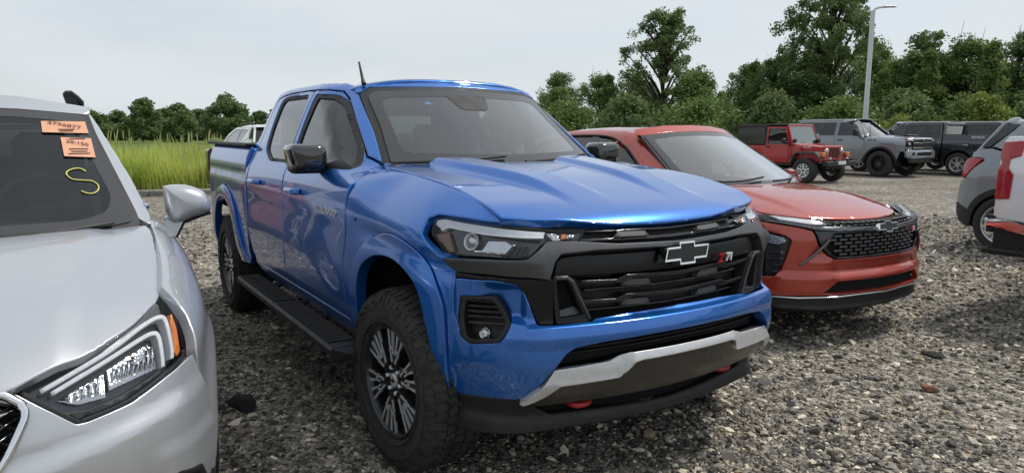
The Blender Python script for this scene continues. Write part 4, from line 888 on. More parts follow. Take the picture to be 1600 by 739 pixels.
two('headlight_lens', F_, HLs, lensg, off=.004, th=.012, bev=.003)
two('lamp_seal', F_, strip2(spl(A2(HLs)[[0, 12, 11, 10, 9, 8, 7, 6]], 4), .005), black_p, off=-.006, th=.02, r=0, bev=.002, res=.02)
# mirrors, handles, wheels
for sg in (1, -1):
    q = MB(); pr = A2([(.832, 1.20), (.842, 1.226), (.925, 1.228), (1.0, 1.195), (1.026, 1.148), (1.018, 1.10), (.945, 1.078), (.90, 1.06), (.845, 1.07)])
    loft(q, pr, [(-.61, .90), (-.605, .96), (-.58, .99), (-.54, 1.), (-.515, .97), (-.495, .89), (-.48, .76), (-.47, .58), (-.464, .35), (-.462, .1)], sg); q.build('mirror_shell', silver, T, angle=180)
    q = MB(); q.hull([(x, y*sg, z) for x, y, z in ((-.52, .835, 1.075), (-.60, .835, 1.085), (-.52, .905, 1.065), (-.60, .905, 1.065), (-.50, .80, .975), (-.62, .80, .99), (-.50, .845, .955), (-.60, .84, .955))]); q.build('mirror_stalk', silver, T, angle=60)
    q = MB(); q.tube(A2([(-.53, 1.022*sg, 1.10), (-.53, .945*sg, 1.074), (-.53, .905*sg, 1.058), (-.54, .85*sg, .955)]), .010, 6); q.build('mirror_trim', black_p, T)
    for hx in (-2.28,):
        q = MB(); q.tube(spl([(hx-.10, .83*sg, .98), (hx-.08, .862*sg, .98), (hx+.07, .862*sg, .98), (hx+.09, .83*sg, .98)], 4), .016, 8); q.build('door_handle', chrome, T)
wells(T, (0, -2.555), .35, .39, .80)
for x in (0, -2.555):
    for y in (-.775, .775): wheel(T, x, y, .338, .215, .228, 'suv', detail=False)
two('tail_light', S_, [(-3.05, .95), (-3.30, .97), (-3.30, 1.07), (-3.10, 1.06)], red_l, off=.008, th=.03)
# ---------------------------------------------------------------- orange-red crossover
orange = mat('orange_red_paint', (.40, .026, .006), .32, .42, coat=1., coatr=.025, dirt=.15)
T = thing('crossover_car', 'orange-red crossover with black honeycomb grille parked right beside the blue pickup', 'crossover', (-.854, 2.864, 0), -.033)
F_, HD, S_, FE, WS, RF = [TXS[k] for k in ('front', 'hood', 'side', 'fender', 'wind', 'roof')]
inner = MB(); inner.box((-1.35, 0, .46), (3.2, 1.5, .28)); inner.box((.2, 0, .52), (.8, 1.0, .5)); inner.box((-.55, 0, .68), (.3, 1.4, .5)); inner.build('dark_gap_filler', black_d, T)  # added black core, stops light leaking through the panel gaps
half = A2([(-.16, 0), (-.17, -.2), (-.22, -.42), (-.32, -.62), (-.42, -.715)]); e1 = spl([(-.30, -.728), (-.05, -.728), (.20, -.722)], 4); e2 = spl([(.27, -.712), (.40, -.675), (.53, -.60), (.62, -.50), (.685, -.38), (.73, -.25), (.752, -.12), (.758, 0)], 4)
o = np.vstack([half, e1, e2]); panel('hood', HD, np.vstack([o, (o[::-1]*[1, -1])[1:-1]]), T, orange, res=.035, bev=.006, th=.03)
panel('cowl', HD, A2([(-.15, 0), (-.21, .42), (-.41, .715), (-.60, .60), (-.42, .3), (-.38, 0), (-.42, -.3), (-.60, -.60), (-.41, -.715), (-.21, -.42)]), T, black_p, off=-.02, res=.06)
a = arch(0, .35, .40, -8, 190, 20)
fen = np.vstack([spl([(-.48, 1.03), (-.20, 1.006), (.05, .978), (.23, .948)], 4), A2([(.27, .93), (.40, .905), (.44, .88), (.45, .82), (.47, .65), (.44, .45), (.42, .33)]), a, A2([(-.45, .25), (-.47, .6), (-.47, .9)])])
panel('fender', FE, fen, T, orange, res=.035, bev=.005, th=.03, mir=True)
panel('arch_cladding', FE, np.vstack([arch(0, .35, .405, -5, 185, 20), arch(0, .35, .365, -5, 185, 20)[::-1]]), T, black_p, off=.012, res=.04, th=.04, mir=True)
two('front_door', S_, [(-.48, .28), (-.495, .6), (-.49, .9), (-.50, 1.01), (-1.60, 1.04), (-1.62, .8), (-1.58, .28)], orange, bev=.005, th=.03)
two('rear_door', S_, [(-1.595, .28), (-1.635, .8), (-1.615, 1.04), (-2.55, 1.07), (-2.55, .95), (-2.35, .72), (-2.22, .45), (-2.20, .28)], orange, bev=.005, th=.03)
panel('rear_quarter', S_, np.vstack([A2([(-2.22, .28), (-2.24, .45), (-2.36, .71), (-2.56, .95), (-2.56, 1.07), (-3.0, 1.09), (-3.5, 1.02), (-3.55, .8), (-3.53, .36), (-3.15, .34)]), arch(-2.70, .35, .40, -5, 190, 20)[::-1]]), T, orange, bev=.005, th=.03, mir=True, res=.06)
two('rocker_panel', S_, [(-.45, .27), (-2.2, .27), (-2.2, .18), (-.45, .18)], black_p, off=.01, th=.03)
two('side_window', S_, [(-.80, 1.075), (-1.00, 1.20), (-1.25, 1.335), (-1.50, 1.415), (-1.72, 1.435), (-1.70, 1.06)], win_t, off=-.012, bev=0, th=.004, r=.03)
two('side_window', S_, [(-1.78, 1.06), (-1.80, 1.435), (-2.2, 1.43), (-2.6, 1.36), (-2.8, 1.16), (-2.7, 1.08)], win_t, off=-.012, bev=0, th=.004, r=.03)
fr = A2([(-.50, 1.02), (-.43, 1.055), (-.43, 1.075), (-.78, 1.25), (-1.05, 1.39), (-1.20, 1.465), (-1.4, 1.495), (-1.8, 1.512), (-2.4, 1.49), (-3.0, 1.36), (-3.35, 1.15), (-3.48, 1.03), (-2.7, 1.075), (-1.61, 1.046)])
panel('window_pillars', S_, fr, T, orange, res=.045, bev=.005, th=.02, mir=True, holes=[rnd([(-.70, 1.045), (-.97, 1.215), (-1.22, 1.352), (-1.49, 1.437), (-1.80, 1.458), (-2.22, 1.452), (-2.65, 1.375), (-2.88, 1.16), (-2.72, 1.085)], .03)])
two('pillar_trim', S_, [(-1.68, 1.055), (-1.80, 1.055), (-1.815, 1.455), (-1.705, 1.455)], gloss_b, off=-.009, th=.01)
bead('window_seal', S_, spl([(-.72, 1.05), (-.975, 1.21), (-1.225, 1.347), (-1.495, 1.432), (-1.80, 1.453), (-2.22, 1.447)], 5), .009, T, black_p, off=-.004, mir=True)
panel('roof', RF, rnd([(-3.0, -.44), (-2.6, -.52), (-1.4, -.535), (-1.22, -.52), (-1.12, -.3), (-1.08, 0), (-1.12, .3), (-1.22, .52), (-1.4, .535), (-2.6, .52), (-3.0, .44)], .04), T, orange, res=.05, bev=.008, th=.03)
q = MB(); q.hull([(-3.0, y, z) for y, z in ((-.42, 1.45), (.42, 1.45), (-.60, 1.1), (.60, 1.1))]+[(-3.58, y, z) for y, z in ((-.62, 1.0), (.62, 1.0), (-.7, .35), (.7, .35))]); q.build('tailgate', orange, T)
frit_o = rnd([(-.70, 1.075), (-.40, 1.05), (0, 1.045), (.40, 1.05), (.70, 1.075), (.70, 1.10), (.60, 1.38), (.575, 1.455), (.3, 1.48), (0, 1.488), (-.3, 1.48), (-.575, 1.455), (-.60, 1.38), (-.70, 1.10)], .02)
frit_i = rnd([(-.63, 1.115), (-.40, 1.088), (0, 1.083), (.40, 1.088), (.63, 1.115), (.555, 1.36), (.53, 1.42), (.3, 1.448), (0, 1.455), (-.3, 1.448), (-.53, 1.42), (-.555, 1.36)], .04)
panel('windshield_border', WS, frit_o, T, frit, res=.05, bev=0, th=.006, holes=[frit_i])
win_x = glass('pale_windshield', (.80, .90, .84), 2.8)
panel('windshield', WS, frit_i, T, win_x, off=-.001, res=.06, bev=0, th=.003)
panel('windshield_seal', WS, rnd([(-.73, 1.06), (-.40, 1.03), (0, 1.02), (.40, 1.03), (.73, 1.06), (.72, 1.10), (.62, 1.38), (.59, 1.47), (0, 1.505), (-.59, 1.47), (-.62, 1.38), (-.72, 1.10)], .02), T, black_p, off=-.006, res=.05, bev=0, th=.03, holes=[frit_o*.998+[0, .003]])
panel('roof_header', WS, A2([(-.61, 1.456), (-.30, 1.490), (0, 1.498), (.30, 1.490), (.61, 1.456), (.58, 1.51), (.3, 1.545), (0, 1.552), (-.3, 1.545), (-.58, 1.51)]), T, orange, off=-.004, res=.03, bev=.0015, th=.03)
cabin(T, -.62, -1.35, .36, 1.07, .68)
cm = MB(); c = WS.pt(A2([0.]), A2([1.43]))[0]; cm.box(c+[-.08, 0, -.015], (.14, .16, .05), bev=.015); cm.box(c+[-.16, 0, -.06], (.03, .24, .06), bev=.015); cm.build('mirror_camera', black_p, T)
for y0, y1 in ((-.60, .0), (.06, .62)):
    wp = MB(); q = WS.pt(A2([y0, (y0+y1)/2, y1]), A2([1.07, 1.075, 1.10])); q[:,0] += .03; q[:,2] += .012; wp.tube(spl(q, 5), .009, 6); wp.build('wiper', black_p, T)
# front
lower = [(0, .37), (-.47, .366), (-.565, .368), (-.70, .366), (-.83, .36), (-.862, .45), (-.850, .49), (-.812, .492), (-.786, .543), (-.740, .748), (-.768, .778), (-.840, .805), (-.845, .865), (-.818, .862), (-.70, .838), (-.618, .818), (-.600, .77), (-.575, .70), (-.520, .640), (-.470, .612), (-.30, .612), (0, .612)]
inti = [(0, .468), (-.45, .465), (-.56, .386), (-.46, .376), (0, .376)]
def tx_off(y, z):
    a = np.abs(y); return .022*sst(z, .53, .495)*sst(z, .30, .40)-.014*sst(z, .60, .54)*sst(a, .50, .42)*sst(z, .49, .53)-.02*sst(a, .70, .55)*sst(z, .60, .64)*sst(a, .48, .56)
panel('bumper', F_, rnd(symL(lower), .006), T, orange, off=tx_off, res=.022, bev=.005, th=.03, holes=[rnd(symL(inti), .01)])
panel('lower_intake', F_, symL(inti), T, black_d, off=-.02, res=.05)
for z in (.405, .425): panel('intake_slat', F_, symL([(0, z-.003), (-.50, z-.003), (-.50, z+.003), (0, z+.003)]), T, black_d, off=-.012, res=.05, bev=.002)
panel('lower_lip', F_, rnd(symL([(0, .275), (-.55, .272), (-.80, .28), (-.85, .31), (-.850, .356), (-.70, .360), (-.47, .360), (0, .364)]), .01), T, black_p, off=lambda y, z: .03*sst(z, .30, .25), res=.03, th=.05, bev=.008)
bead('lip_chrome', F_, symL([(0, .362), (-.47, .358), (-.70, .357), (-.84, .354)])[1:] if False else A2([(-.84, .354), (-.70, .357), (-.47, .359), (0, .363), (.47, .359), (.70, .357), (.84, .354)]), .006, T, chrome, off=.030)
panel('grille_backing', F_, symL([(0, .615), (-.30, .613), (-.468, .615), (-.517, .642), (-.572, .70), (-.597, .77), (-.612, .815), (0, .83)]), T, black_d, off=-.035, res=.04)
panel('grille_frame', F_, rnd(symL([(0, .618), (-.30, .616), (-.466, .618), (-.515, .645), (-.568, .70), (-.595, .77), (-.612, .818), (-.47, .808), (0, .795)]), .004), T, gloss_b, off=.0, th=.03, res=.03, holes=[rnd(symL([(0, .630), (-.30, .628), (-.455, .630), (-.495, .655), (-.535, .70), (-.475, .795), (0, .782)]), .008)])
for r in range(6):                                   # honeycomb of short louvres
    z = .642+r*.0255
    for c in range(-6, 6):
        y0 = c*.088+(.044 if r % 2 else 0)
        if abs(y0+.044) > .455+.05*(z-.63)/.15: continue
        panel('grille_louvre', F_, [(y0+.004, z), (y0+.016, z+.015), (y0+.072, z+.015), (y0+.084, z), (y0+.070, z-.004), (y0+.018, z-.004)], T, gloss_b, off=lambda y, zz: -.004-.5*np.clip(zz-z, 0, 1), th=.02, res=.04, bev=.003)
panel('chrome_bar', F_, rnd(symL([(0, .796), (-.47, .808), (-.612, .820), (-.70, .842), (-.818, .866), (-.815, .874), (-.60, .838), (-.457, .834), (0, .822)]), .003), T, mat('smoked_chrome', (.16, .16, .165), .14, .9, rvar=.04), off=.012, th=.04, res=.03)
panel('upper_slot_backing', F_, symL([(0, .82), (-.48, .83), (-.46, .85), (-.50, .898), (0, .892)]), T, black_d, off=-.03, res=.05)
for i in range(2):
    for c in range(-8, 8): 
        z = .842+i*.022; y0 = c*.058+(.03 if i else 0); panel('upper_louvre', F_, [(y0+.004, z), (y0+.012, z+.012), (y0+.046, z+.012), (y0+.054, z)], T, gloss_b, off=-.012, th=.02, res=.05, bev=.003)
DRt = [(-.835, .929), (-.796, .929), (-.65, .914), (-.508, .896), (-.474, .848), (-.598, .843), (-.815, .879), (-.838, .895)]
two('headlight_housing', F_, DRt, gloss_b, off=-.03, th=.03); two('running_light', F_, [(-.79, .918), (-.65, .904), (-.515, .887), (-.492, .864), (-.60, .866), (-.76, .893)], frost, off=-.014, th=.02); two('headlight_lens', F_, DRt, lensg, off=.004, th=.01, bev=.003)
two('slash_trim', F_, strip2([(-.698, .579), (-.61, .662), (-.521, .752)], .008), mat('smoked_chrome', (.16,)*3, .14), off=.016, th=.03, r=.003, res=.03)
podo = [(-.843, .796), (-.769, .771), (-.743, .746), (-.788, .545), (-.810, .498), (-.846, .486)]
two('lamp_pod', F_, podo, black_p, off=-.03, th=.03); two('lamp_glass', F_, [(-.838, .785), (-.775, .762), (-.765, .735), (-.80, .715), (-.84, .72)], refl_b, off=-.012, th=.02, r=.006)
for i in range(4): two('pod_slat', F_, strip2([(-.842, .520+i*.045), (-.785+.008*i, .528+i*.045)], .006), gloss_b, off=-.012, th=.02, r=0)
two('pod_cover', F_, podo, lensg, off=.0, th=.01, bev=.003)
bowtie(F_, .0, .815, .88, T, off=.005)
Mx = frame_on(F_, .405, .775, .006, (0, 1, 0))
text_mesh('trim_badge', 'R', .045, .004, red_p, T, Mx @ Matrix.Translation((-.02, 0, .004)), shear=.2, sx=1.2); text_mesh('trim_badge', 'S', .045, .004, white_p, T, Mx @ Matrix.Translation((.022, 0, .004)), shear=.2, sx=1.2)
for sg in (1, -1):
    q = MB(); pr = A2([(.86, 1.10), (.87, 1.135), (.95, 1.14), (1.0, 1.12), (1.01, 1.06), (.96, 1.02), (.88, 1.03)]); c = pr.mean(0)
    H = [(-.68, *p) for p in pr]+[(-.76, *(c+(p-c)*.97)) for p in pr]+[(-.64, *(c+(p-c)*.7)) for p in pr]; q.hull([(x, y*sg, z) for x, y, z in H]); q.hull([(x, y*sg, z) for x, y, z in ((-.68, .88, 1.04), (-.74, .88, 1.04), (-.68, .80, 1.0), (-.74, .80, 1.02), (-.70, .85, 1.08), (-.70, .80, 1.05))]); q.build('door_mirror', orange, T, angle=60)
wells(T, (0, -2.70), .35, .40, .80)
for x in (0, -2.70):
    for y in (-.785, .785): wheel(T, x, y, .352, .22, .24, 'trax', detail=False)
# ---------------------------------------------------------------- full-size pickups of the back row and the right edge
def hfx(f): return HF('x', f, 1)
def big_pickup(T, paint, wb=3.74, R=.41, lift=0., style='truck', chrome_f=True, tow=False, front=True, scoop=False, arch_trim=True):
    W = 1.0; zb = 1.30+lift; zr = 1.90+lift; zt = 1.43+lift; rk = .52+lift*.8; xr = -wb+.60; xt = -wb-1.16; zh = 1.28+lift; P = paint; cz = R-.004
    sb = pch([.3, rk, .8+lift, 1.15+lift, zb, zr-.30, zr-.08, zr, zr+.06], [.90, .97, 1.0, .99, .955, .86, .79, .72, .55])
    def pil(z): return -.62-(z-zb)*1.35
    def side(x, z):
        s = sb(z); d = np.clip(x-(pil(z)-.25), 0, .7)*sst(z, zb-.08, zb+.06); s = s-.9*d**1.5; return -(s-.20*np.clip((x-.30)/.6, 0, 2)**2.2-.3*np.clip((xt+.10-x)/.15, 0, 1)**2*.25)
    def fend(x, z):
        zc = zh+.02-.05*np.clip((x+.4)/1.2, 0, 2)**2; t = np.clip(zc-z, 0, 2); g = 1-np.clip(1-t/.22, 0, 1)**2.3
        return -(.80+.205*g-.03*np.clip((.7+lift-z)/.3, 0, 1)**1.5-.16*np.clip((x-.25)/.7, 0, 2)**2.2)
    S, FE = HF('y', side, -1), HF('y', fend, -1); WS = hfx(lambda y, z: pil(z)+.16-.16*(np.abs(y)/.72)**2.1)
    HD = HF('z', lambda x, y: zh+.045-.05*np.clip((x+.4)/1.2, 0, 2)**2-.045*(np.abs(y)/.8)**3+.03*sst(np.abs(y), .45, .35)*sst(x, .9, .4), 1)
    RF = HF('z', lambda x, y: zr+.05-.09*(np.abs(y)/.74)**3-.05*np.clip((x+1.2)/.3, 0, 1)**2-.04*np.clip((xr+.3-x)/.4, 0, 1)**2, 1)
    def two(n, hf, pts, m, r=.01, **k): return panel(n, hf, rnd(pts, r) if r else A2(pts), T, m, mir=True, res=k.pop('res', .08), **k)
    ar = R+.10; ch = MB(); ch.box((-wb/2, 0, .72+lift), (wb+.6, 1.3, .28)); ch.box((-1.7, 0, .95+lift), (2.0, 1.8, .5)); ch.box((.35, 0, .95+lift), (.9, 1.2, .5)); ch.build('dark_gap_filler', black_d, T)  # black boxes added under the panels so gaps and openings stay dark
    fx = .72
    panel('fender', FE, np.vstack([A2([(-.60, rk), (-.62, zb-.2), (-.60, zh+.015), (-.2, zh+.012), (.3, zh-.01), (fx, zh-.06), (fx+.12, zh-.16), (fx+.10, .80+lift), (ar+.14, .80+lift), (ar+.06, rk+.10)]), arch(0, cz, ar, 8, 180, 14)+[0, .0], A2([(-ar, rk)])]), T, P, res=.07, bev=.008, th=.03, mir=True)
    if arch_trim:
        panel('arch_trim', FE, np.vstack([arch(0, cz, ar+.05, 0, 180, 16), arch(0, cz, ar-.02, 0, 180, 16)[::-1]]), T, black_p if style == 'black' else P, off=.02, res=.08, th=.05, mir=True)
        panel('arch_trim', S, np.vstack([arch(-wb, cz, ar+.05, 0, 180, 16), arch(-wb, cz, ar-.02, 0, 180, 16)[::-1]]), T, black_p if style == 'black' else P, off=.02, res=.08, th=.05, mir=True)
    m1 = -1.72; m2 = xr
    w1 = [(m1+.07, zb+.03), (m1+.07, zr-.10), (-1.25, zr-.10), (-1.08, zr-.20), (-.80, zb+.08), (-.78, zb+.03)]; w2 = [(m2+.10, zb+.04), (m2+.14, zr-.12), (m2+.2, zr-.10), (m1-.05, zr-.10), (m1-.05, zb+.03)]
    panel('front_door', S, A2([(m1, rk), (m1, zr-.04), (-1.22, zr-.04), (-1.0, zr-.17), (-.66, zb+.03), (-.61, zb-.2), (-.61, rk)]), T, P, res=.08, bev=.006, th=.03, mir=True, holes=[rnd(w1, .04)])
    panel('rear_door', S, A2([(m1-.012, rk), (m1-.012, zr-.04), (m2+.12, zr-.04), (m2+.02, zb), (m2+.02, .95+lift), (m2+.14, rk)]), T, P, res=.08, bev=.006, th=.03, mir=True, holes=[rnd(w2, .04)])
    for w_ in (w1, w2): two('side_window', S, w_, win_t, r=.04, off=-.012, bev=0, th=.004)
    two('roof_side', S, [(-.60, zb+.01), (-.66, zb+.045), (-1.0, zr-.155), (-1.22, zr-.028), (m2+.10, zr-.028), (m2+.02, zr-.2), (m2+.008, zb), (m2-.01, zb), (m2-.01, zr-.15), (m2+.06, zr+.01), (-1.25, zr+.01), (-1.10, zr-.06), (-.56, zb+.06)], P, r=0, bev=.005, th=.03)
    panel('roof', RF, rnd([(xr+.02, -.66), (xr+.2, -.73), (-1.3, -.73), (-1.20, -.66), (-1.15, 0), (-1.20, .66), (-1.3, .73), (xr+.2, .73), (xr+.02, .66)], .04), T, P, res=.09, bev=.01, th=.03)
    ws = rnd([(-.72, zb+.03), (.72, zb+.03), (.64, zr-.06), (.4, zr-.025), (-.4, zr-.025), (-.64, zr-.06)], .03)
    panel('windshield', WS, ws, T, win_c, res=.1, bev=0, th=.004); panel('windshield_seal', WS, rnd([(-.76, zb-.01), (.76, zb-.01), (.68, zr-.04), (.4, zr+.0), (-.4, zr+.0), (-.68, zr-.04)], .03), T, black_p, off=-.004, res=.1, bev=0, th=.03, holes=[ws*.997])
    cabin(T, -.95, -1.75, .42, zb, .80)
    q = MB(); q.box((xr-.005, 0, zb-.2), (.04, 1.80, .5)); 
    for y in (-.74, .74): q.box((xr+.01, y, zb+.25), (.05, .16, .48))
    q.box((xr+.06, 0, zr-.06), (.14, 1.45, .12), bev=.03); q.build('cab_rear_wall', P, T)
    MB().box((xr+.0, 0, zb+.25), (.014, 1.34, .42)).build('rear_window', glass('rear_glass', (.30, .32, .32), 2.2), T)
    # hood, grille, lamps
    panel('hood', HD, rnd([(-.58, -.78), (.3, -.79), (.78, -.74), (.95, -.4), (.98, 0), (.95, .4), (.78, .74), (.3, .79), (-.58, .78), (-.42, .4), (-.38, 0), (-.42, -.4)], .04), T, P, res=.07, bev=.015, th=.05)
    if scoop: MB().box((.35, 0, zh+.065), (.5, .7, .06), bev=.03).build('hood_scoop', black_p, T)
    FR = hfx(lambda y, z: 1.0-.14*np.abs(y)**2-.5*np.clip(np.abs(y)-.72, 0, 1)**1.4+.05*sst(z, .86+lift, .74+lift)-.25*np.clip(z-zh+.10, 0, 1))
    def fp(n, pts, m, off=0., mir=False, r=.008, th=.03, bev=.005, holes=()): return panel(n, FR, rnd(pts, r), T, m, off=off, mir=mir, res=.08, th=th, bev=bev, holes=[rnd(h, r) for h in holes])
    if front:
        fp('grille_backing', symL([(0, .86+lift), (-.62, .88+lift), (-.60, zh-.05), (0, zh-.03)]), black_d, off=-.05)
        cf = chrome if chrome_f else P
        fp('grille_surround', symL([(0, zh-.06), (-.58, zh-.075), (-.60, zh-.03), (0, zh-.01)]), cf, off=.01)
        for i, z in enumerate((.90, .985, 1.07)): fp('grille_bar', symL([(0, z+lift), (-.60, z+lift+.01), (-.60, z+lift+.04), (0, z+lift+.03)]), cf if i != 1 else black_p, off=.0)
        fp('grille_mesh', symL([(0, .88+lift), (-.60, .89+lift), (-.60, zh-.07), (0, zh-.06)]), black_p, off=-.025)
        bowtie(FR, 0, zh-.115, 1.1, T, off=.01)
        fp('front_corner', [(-.63, .86+lift), (-.88, .86+lift), (-.90, .95+lift), (-.70, .95+lift)], P, mir=True)
        fp('headlight', [(-.62, zh-.05), (-.86, zh-.07), (-.90, zh-.14), (-.80, .97+lift), (-.69, .93+lift), (-.66, .97+lift), (-.74, zh-.14)], black_p, off=.0, mir=True)
        fp('running_light', [(-.62, zh-.06), (-.86, zh-.08), (-.85, zh-.12), (-.72, zh-.12), (-.66, zh-.14)], frost, off=.012, mir=True); fp('headlamp', [(-.74, 1.10+lift), (-.84, 1.10+lift), (-.82, 1.02+lift), (-.74, 1.02+lift)], refl_b, off=.01, mir=True)
        fp('turn_signal', [(-.85, zh-.085), (-.90, zh-.10), (-.895, zh-.14), (-.85, zh-.12)], amber, off=.014, mir=True)
        fp('bumper', symL([(0, .58+lift), (-.70, .56+lift), (-.92, .60+lift), (-.94, .80+lift), (-.85, .84+lift), (0, .85+lift)]), P if style == 'black' else chrome, off=.04, th=.10, bev=.02, r=.02, holes=[symL([(0, .65+lift), (-.46, .65+lift), (-.50, .75+lift), (0, .76+lift)]), [(-.62, .66+lift), (-.72, .66+lift), (-.72, .76+lift), (-.62, .76+lift)], [(.62, .66+lift), (.72, .66+lift), (.72, .76+lift), (.62, .76+lift)]])
        fp('bumper_intake', symL([(0, .62+lift), (-.75, .62+lift), (-.75, .80+lift), (0, .80+lift)]), black_d, off=-.02)
        fp('intake_bar', symL([(0, .69+lift), (-.46, .69+lift), (-.46, .715+lift), (0, .715+lift)]), black_p, off=.02)
        fp('air_dam', symL([(0, .42+lift), (-.78, .42+lift), (-.86, .57+lift), (0, .57+lift)]), black_p, off=-.02)
    # bed
    panel('bed_side', S, np.vstack([A2([(m2-.025, rk), (m2-.025, zt), (xt+.03, zt), (xt, zt-.04), (xt, .78+lift), (-wb-ar-.05, .74+lift)]), arch(-wb, cz, ar, 0, 180, 16)[::-1]+[0, 0], A2([(-wb+ar, rk)])]), T, P, res=.08, bev=.01, th=.03, mir=True)
    q = MB(); q.box(((m2+xt)/2, 0, 1.0+lift), (m2-xt-.1, 1.76, .06)); q.box((m2-.05, 0, 1.2+lift), (.03, 1.76, .42)); q.box(((m2+xt)/2, -.87, 1.20+lift), (m2-xt-.1, .04, .40)); q.box(((m2+xt)/2, .87, 1.20+lift), (m2-xt-.1, .04, .40)); q.build('bed_liner', black_p, T)
    MB().box((xt+.03, 0, 1.16+lift), (.06, 1.62, .52), bev=.02).build('tailgate', P, T)
    tl = [(xt+.17, zt-.04), (xt+.01, zt-.05), (xt+.005, zt-.17), (xt+.03, zt-.21), (xt+.005, zt-.27), (xt+.01, .93+lift), (xt+.12, .94+lift), (xt+.13, zt-.30), (xt+.09, zt-.25), (xt+.09, zt-.18), (xt+.16, zt-.155)]
    two('tail_light', S, tl, red_l, off=.010, th=.10, r=.008, res=.03, bev=.006)
    q = MB(); q.box((xt-.02, 0, .70+lift), (.20, 1.70, .16), bev=.03); q.build('rear_bumper', chrome if chrome_f else P, T)
    for sg in (-1, 1):
        q = MB(); q.hull([(xt-.08, .80*sg, .79+lift), (xt-.04, .95*sg, .785+lift), (xt+.28, .985*sg, .73+lift), (xt-.08, .80*sg, .73+lift), (xt-.05, .96*sg, .72+lift), (xt+.28, .985*sg, .66+lift), (xt+.28, .80*sg, .70+lift)]); q.build('bumper_corner', chrome if chrome_f else P, T)
        q = MB(); q.box((xt+.10, .93*sg, .79+lift), (.30, .10, .03), bev=.01); q.box((xt+.11, .945*sg, .515+lift), (.34, .10, .05), bev=.015); q.box((xt+.15, .90*sg, .62+lift), (.30, .05, .20)); q.build('corner_step', black_p, T)
        for k in range(7): MB().box((xt+.0+.04*k, .945*sg, .545+lift), (.018, .085, .008)).build('step_rib', tread_m, T)
    # mirrors
    q = MB(); q.hull([(x, y, z) for x in (-.86, -.76) for y, z in ((-1.10, zb+.02), (-1.10, zb+.26), (-1.26, zb+.02), (-1.27, zb+.24))]+[(-.72, -1.14, zb+.08), (-.72, -1.22, zb+.2)]); q.tube([(-.80, -1.15, zb+.04), (-.78, -.93, zb+.03)], .035, 6); q.build('door_mirror', black_p, T, mirror=True, angle=50)
    for hx in (m1+.22, m2+.25): two('door_handle', S, [(hx-.10, zb-.15), (hx+.10, zb-.15), (hx+.10, zb-.11), (hx-.10, zb-.11)], black_p if style == 'black' else P, off=.025, th=.02, r=.015)
    wells(T, (0, -wb), cz+.02, ar-.02, .90, .55)
    for x in (0, -wb):
        for y in (-.87, .87): wheel(T, x, y, R, .28, R*.62, style, detail=False, spin=.2)
    return S, FR, zb, zr, zt
grey_b = mat('slate_grey_paint', (.20, .22, .245), .32, .35, coat=1., dirt=.15); black_c = mat('black_paint', (.010, .011, .014), .22, .1, coat=1., dirt=.12); white_c = mat('white_paint', (.74, .75, .76), .35, 0., coat=1., dirt=.15)
T = thing('grey_pickup', 'slate grey heavy-duty pickup with black wheels standing beside the red off-roader', 'pickup truck', (-11.3, 23.1, 0), math.radians(1))
S, FR, zb, zr, zt = big_pickup(T, grey_b, wb=4.04, R=.46, lift=.10, style='black', scoop=True)
MB().tube([(-.45, -.86, zb-.03), (-.47, -.87, zb+.55)], .008, 5).build('antenna', black_p, T)
text_mesh('hood_badge', '2500 HD', .09, .004, black_p, T, frame_on(HF('y', lambda x, z: -1.0+0*x, -1), -.30, 1.29, .012, (1, 0, 0)), shear=.2)
T = thing('black_pickup', 'black pickup seen tail-on from the side, directly behind the grey pickup', 'pickup truck', (-13.97, 26.25, 0), math.radians(180.5))
S, *_ = big_pickup(T, black_c, R=.42, lift=.03, front=False, style='truck')
text_mesh('bed_decal', 'SIERRA', .11, .002, white_p, T, frame_on(HF('y', lambda x, z: 1.0+0*x, 1), -4.35, 1.38, .012, (-1, 0, 0)), shear=.2, sx=1.3)
T = thing('black_pickup', 'second black pickup farther right, half hidden behind the first black one', 'pickup truck', (-13.3, 29.1, 0), math.radians(180))
big_pickup(T, black_c, R=.42, lift=.06, front=False, style='truck')
T = thing('white_pickup', 'white pickup cut by the right edge, showing a red tail light and chrome bumper', 'pickup truck', (5.0, 5.18, 0), math.radians(0))
big_pickup(T, white_c, R=.42, lift=.03, front=False, style='truck')
# ---------------------------------------------------------------- red off-roader
jred = mat('red_paint', (.40, .012, .016), .32, .15, coat=.9, dirt=.2); jblk = mat('black_hardtop', (.014, .014, .016), .45, nscale=20, namt=.3, rvar=.06); jgrey = mat('faded_flare', (.085, .085, .085), .75, nscale=10, namt=.3)
T = thing('red_off_roader', 'red off-roader with black hardtop and round headlights between the crossover and grey pickup', 'off-roader', (-10.68, 17.83, 0), math.radians(2.3))
J = lambda n, c, d, m, bev=.03, **k: MB().box(c, d, bev=bev, **k).build(n, m, T)
J('tub', (-1.55, 0, .84), (2.10, 1.48, .56), jred, .04); J('cowl_body', (-.38, 0, .92), (.36, 1.40, .44), jred, .04)
q = MB(); q.hull([(-.45, y, 1.16) for y in (-.66, .66)]+[(.40, y, 1.09) for y in (-.50, .50)]+[(-.45, y, .80) for y in (-.66, .66)]+[(.40, y, .72) for y in (-.50, .50)]+[(-.45, y, 1.20) for y in (-.45, .45)]+[(.36, y, 1.13) for y in (-.36, .36)]); q.build('hood', jred, T)
q = MB(); q.box((.43, 0, .90), (.06, 1.04, .46), bev=.03); q.build('grille', jred, T)
for i in range(7): J('grille_slot', (.462, -.24+.08*i, .92), (.012, .045, .30), black_d, .004)
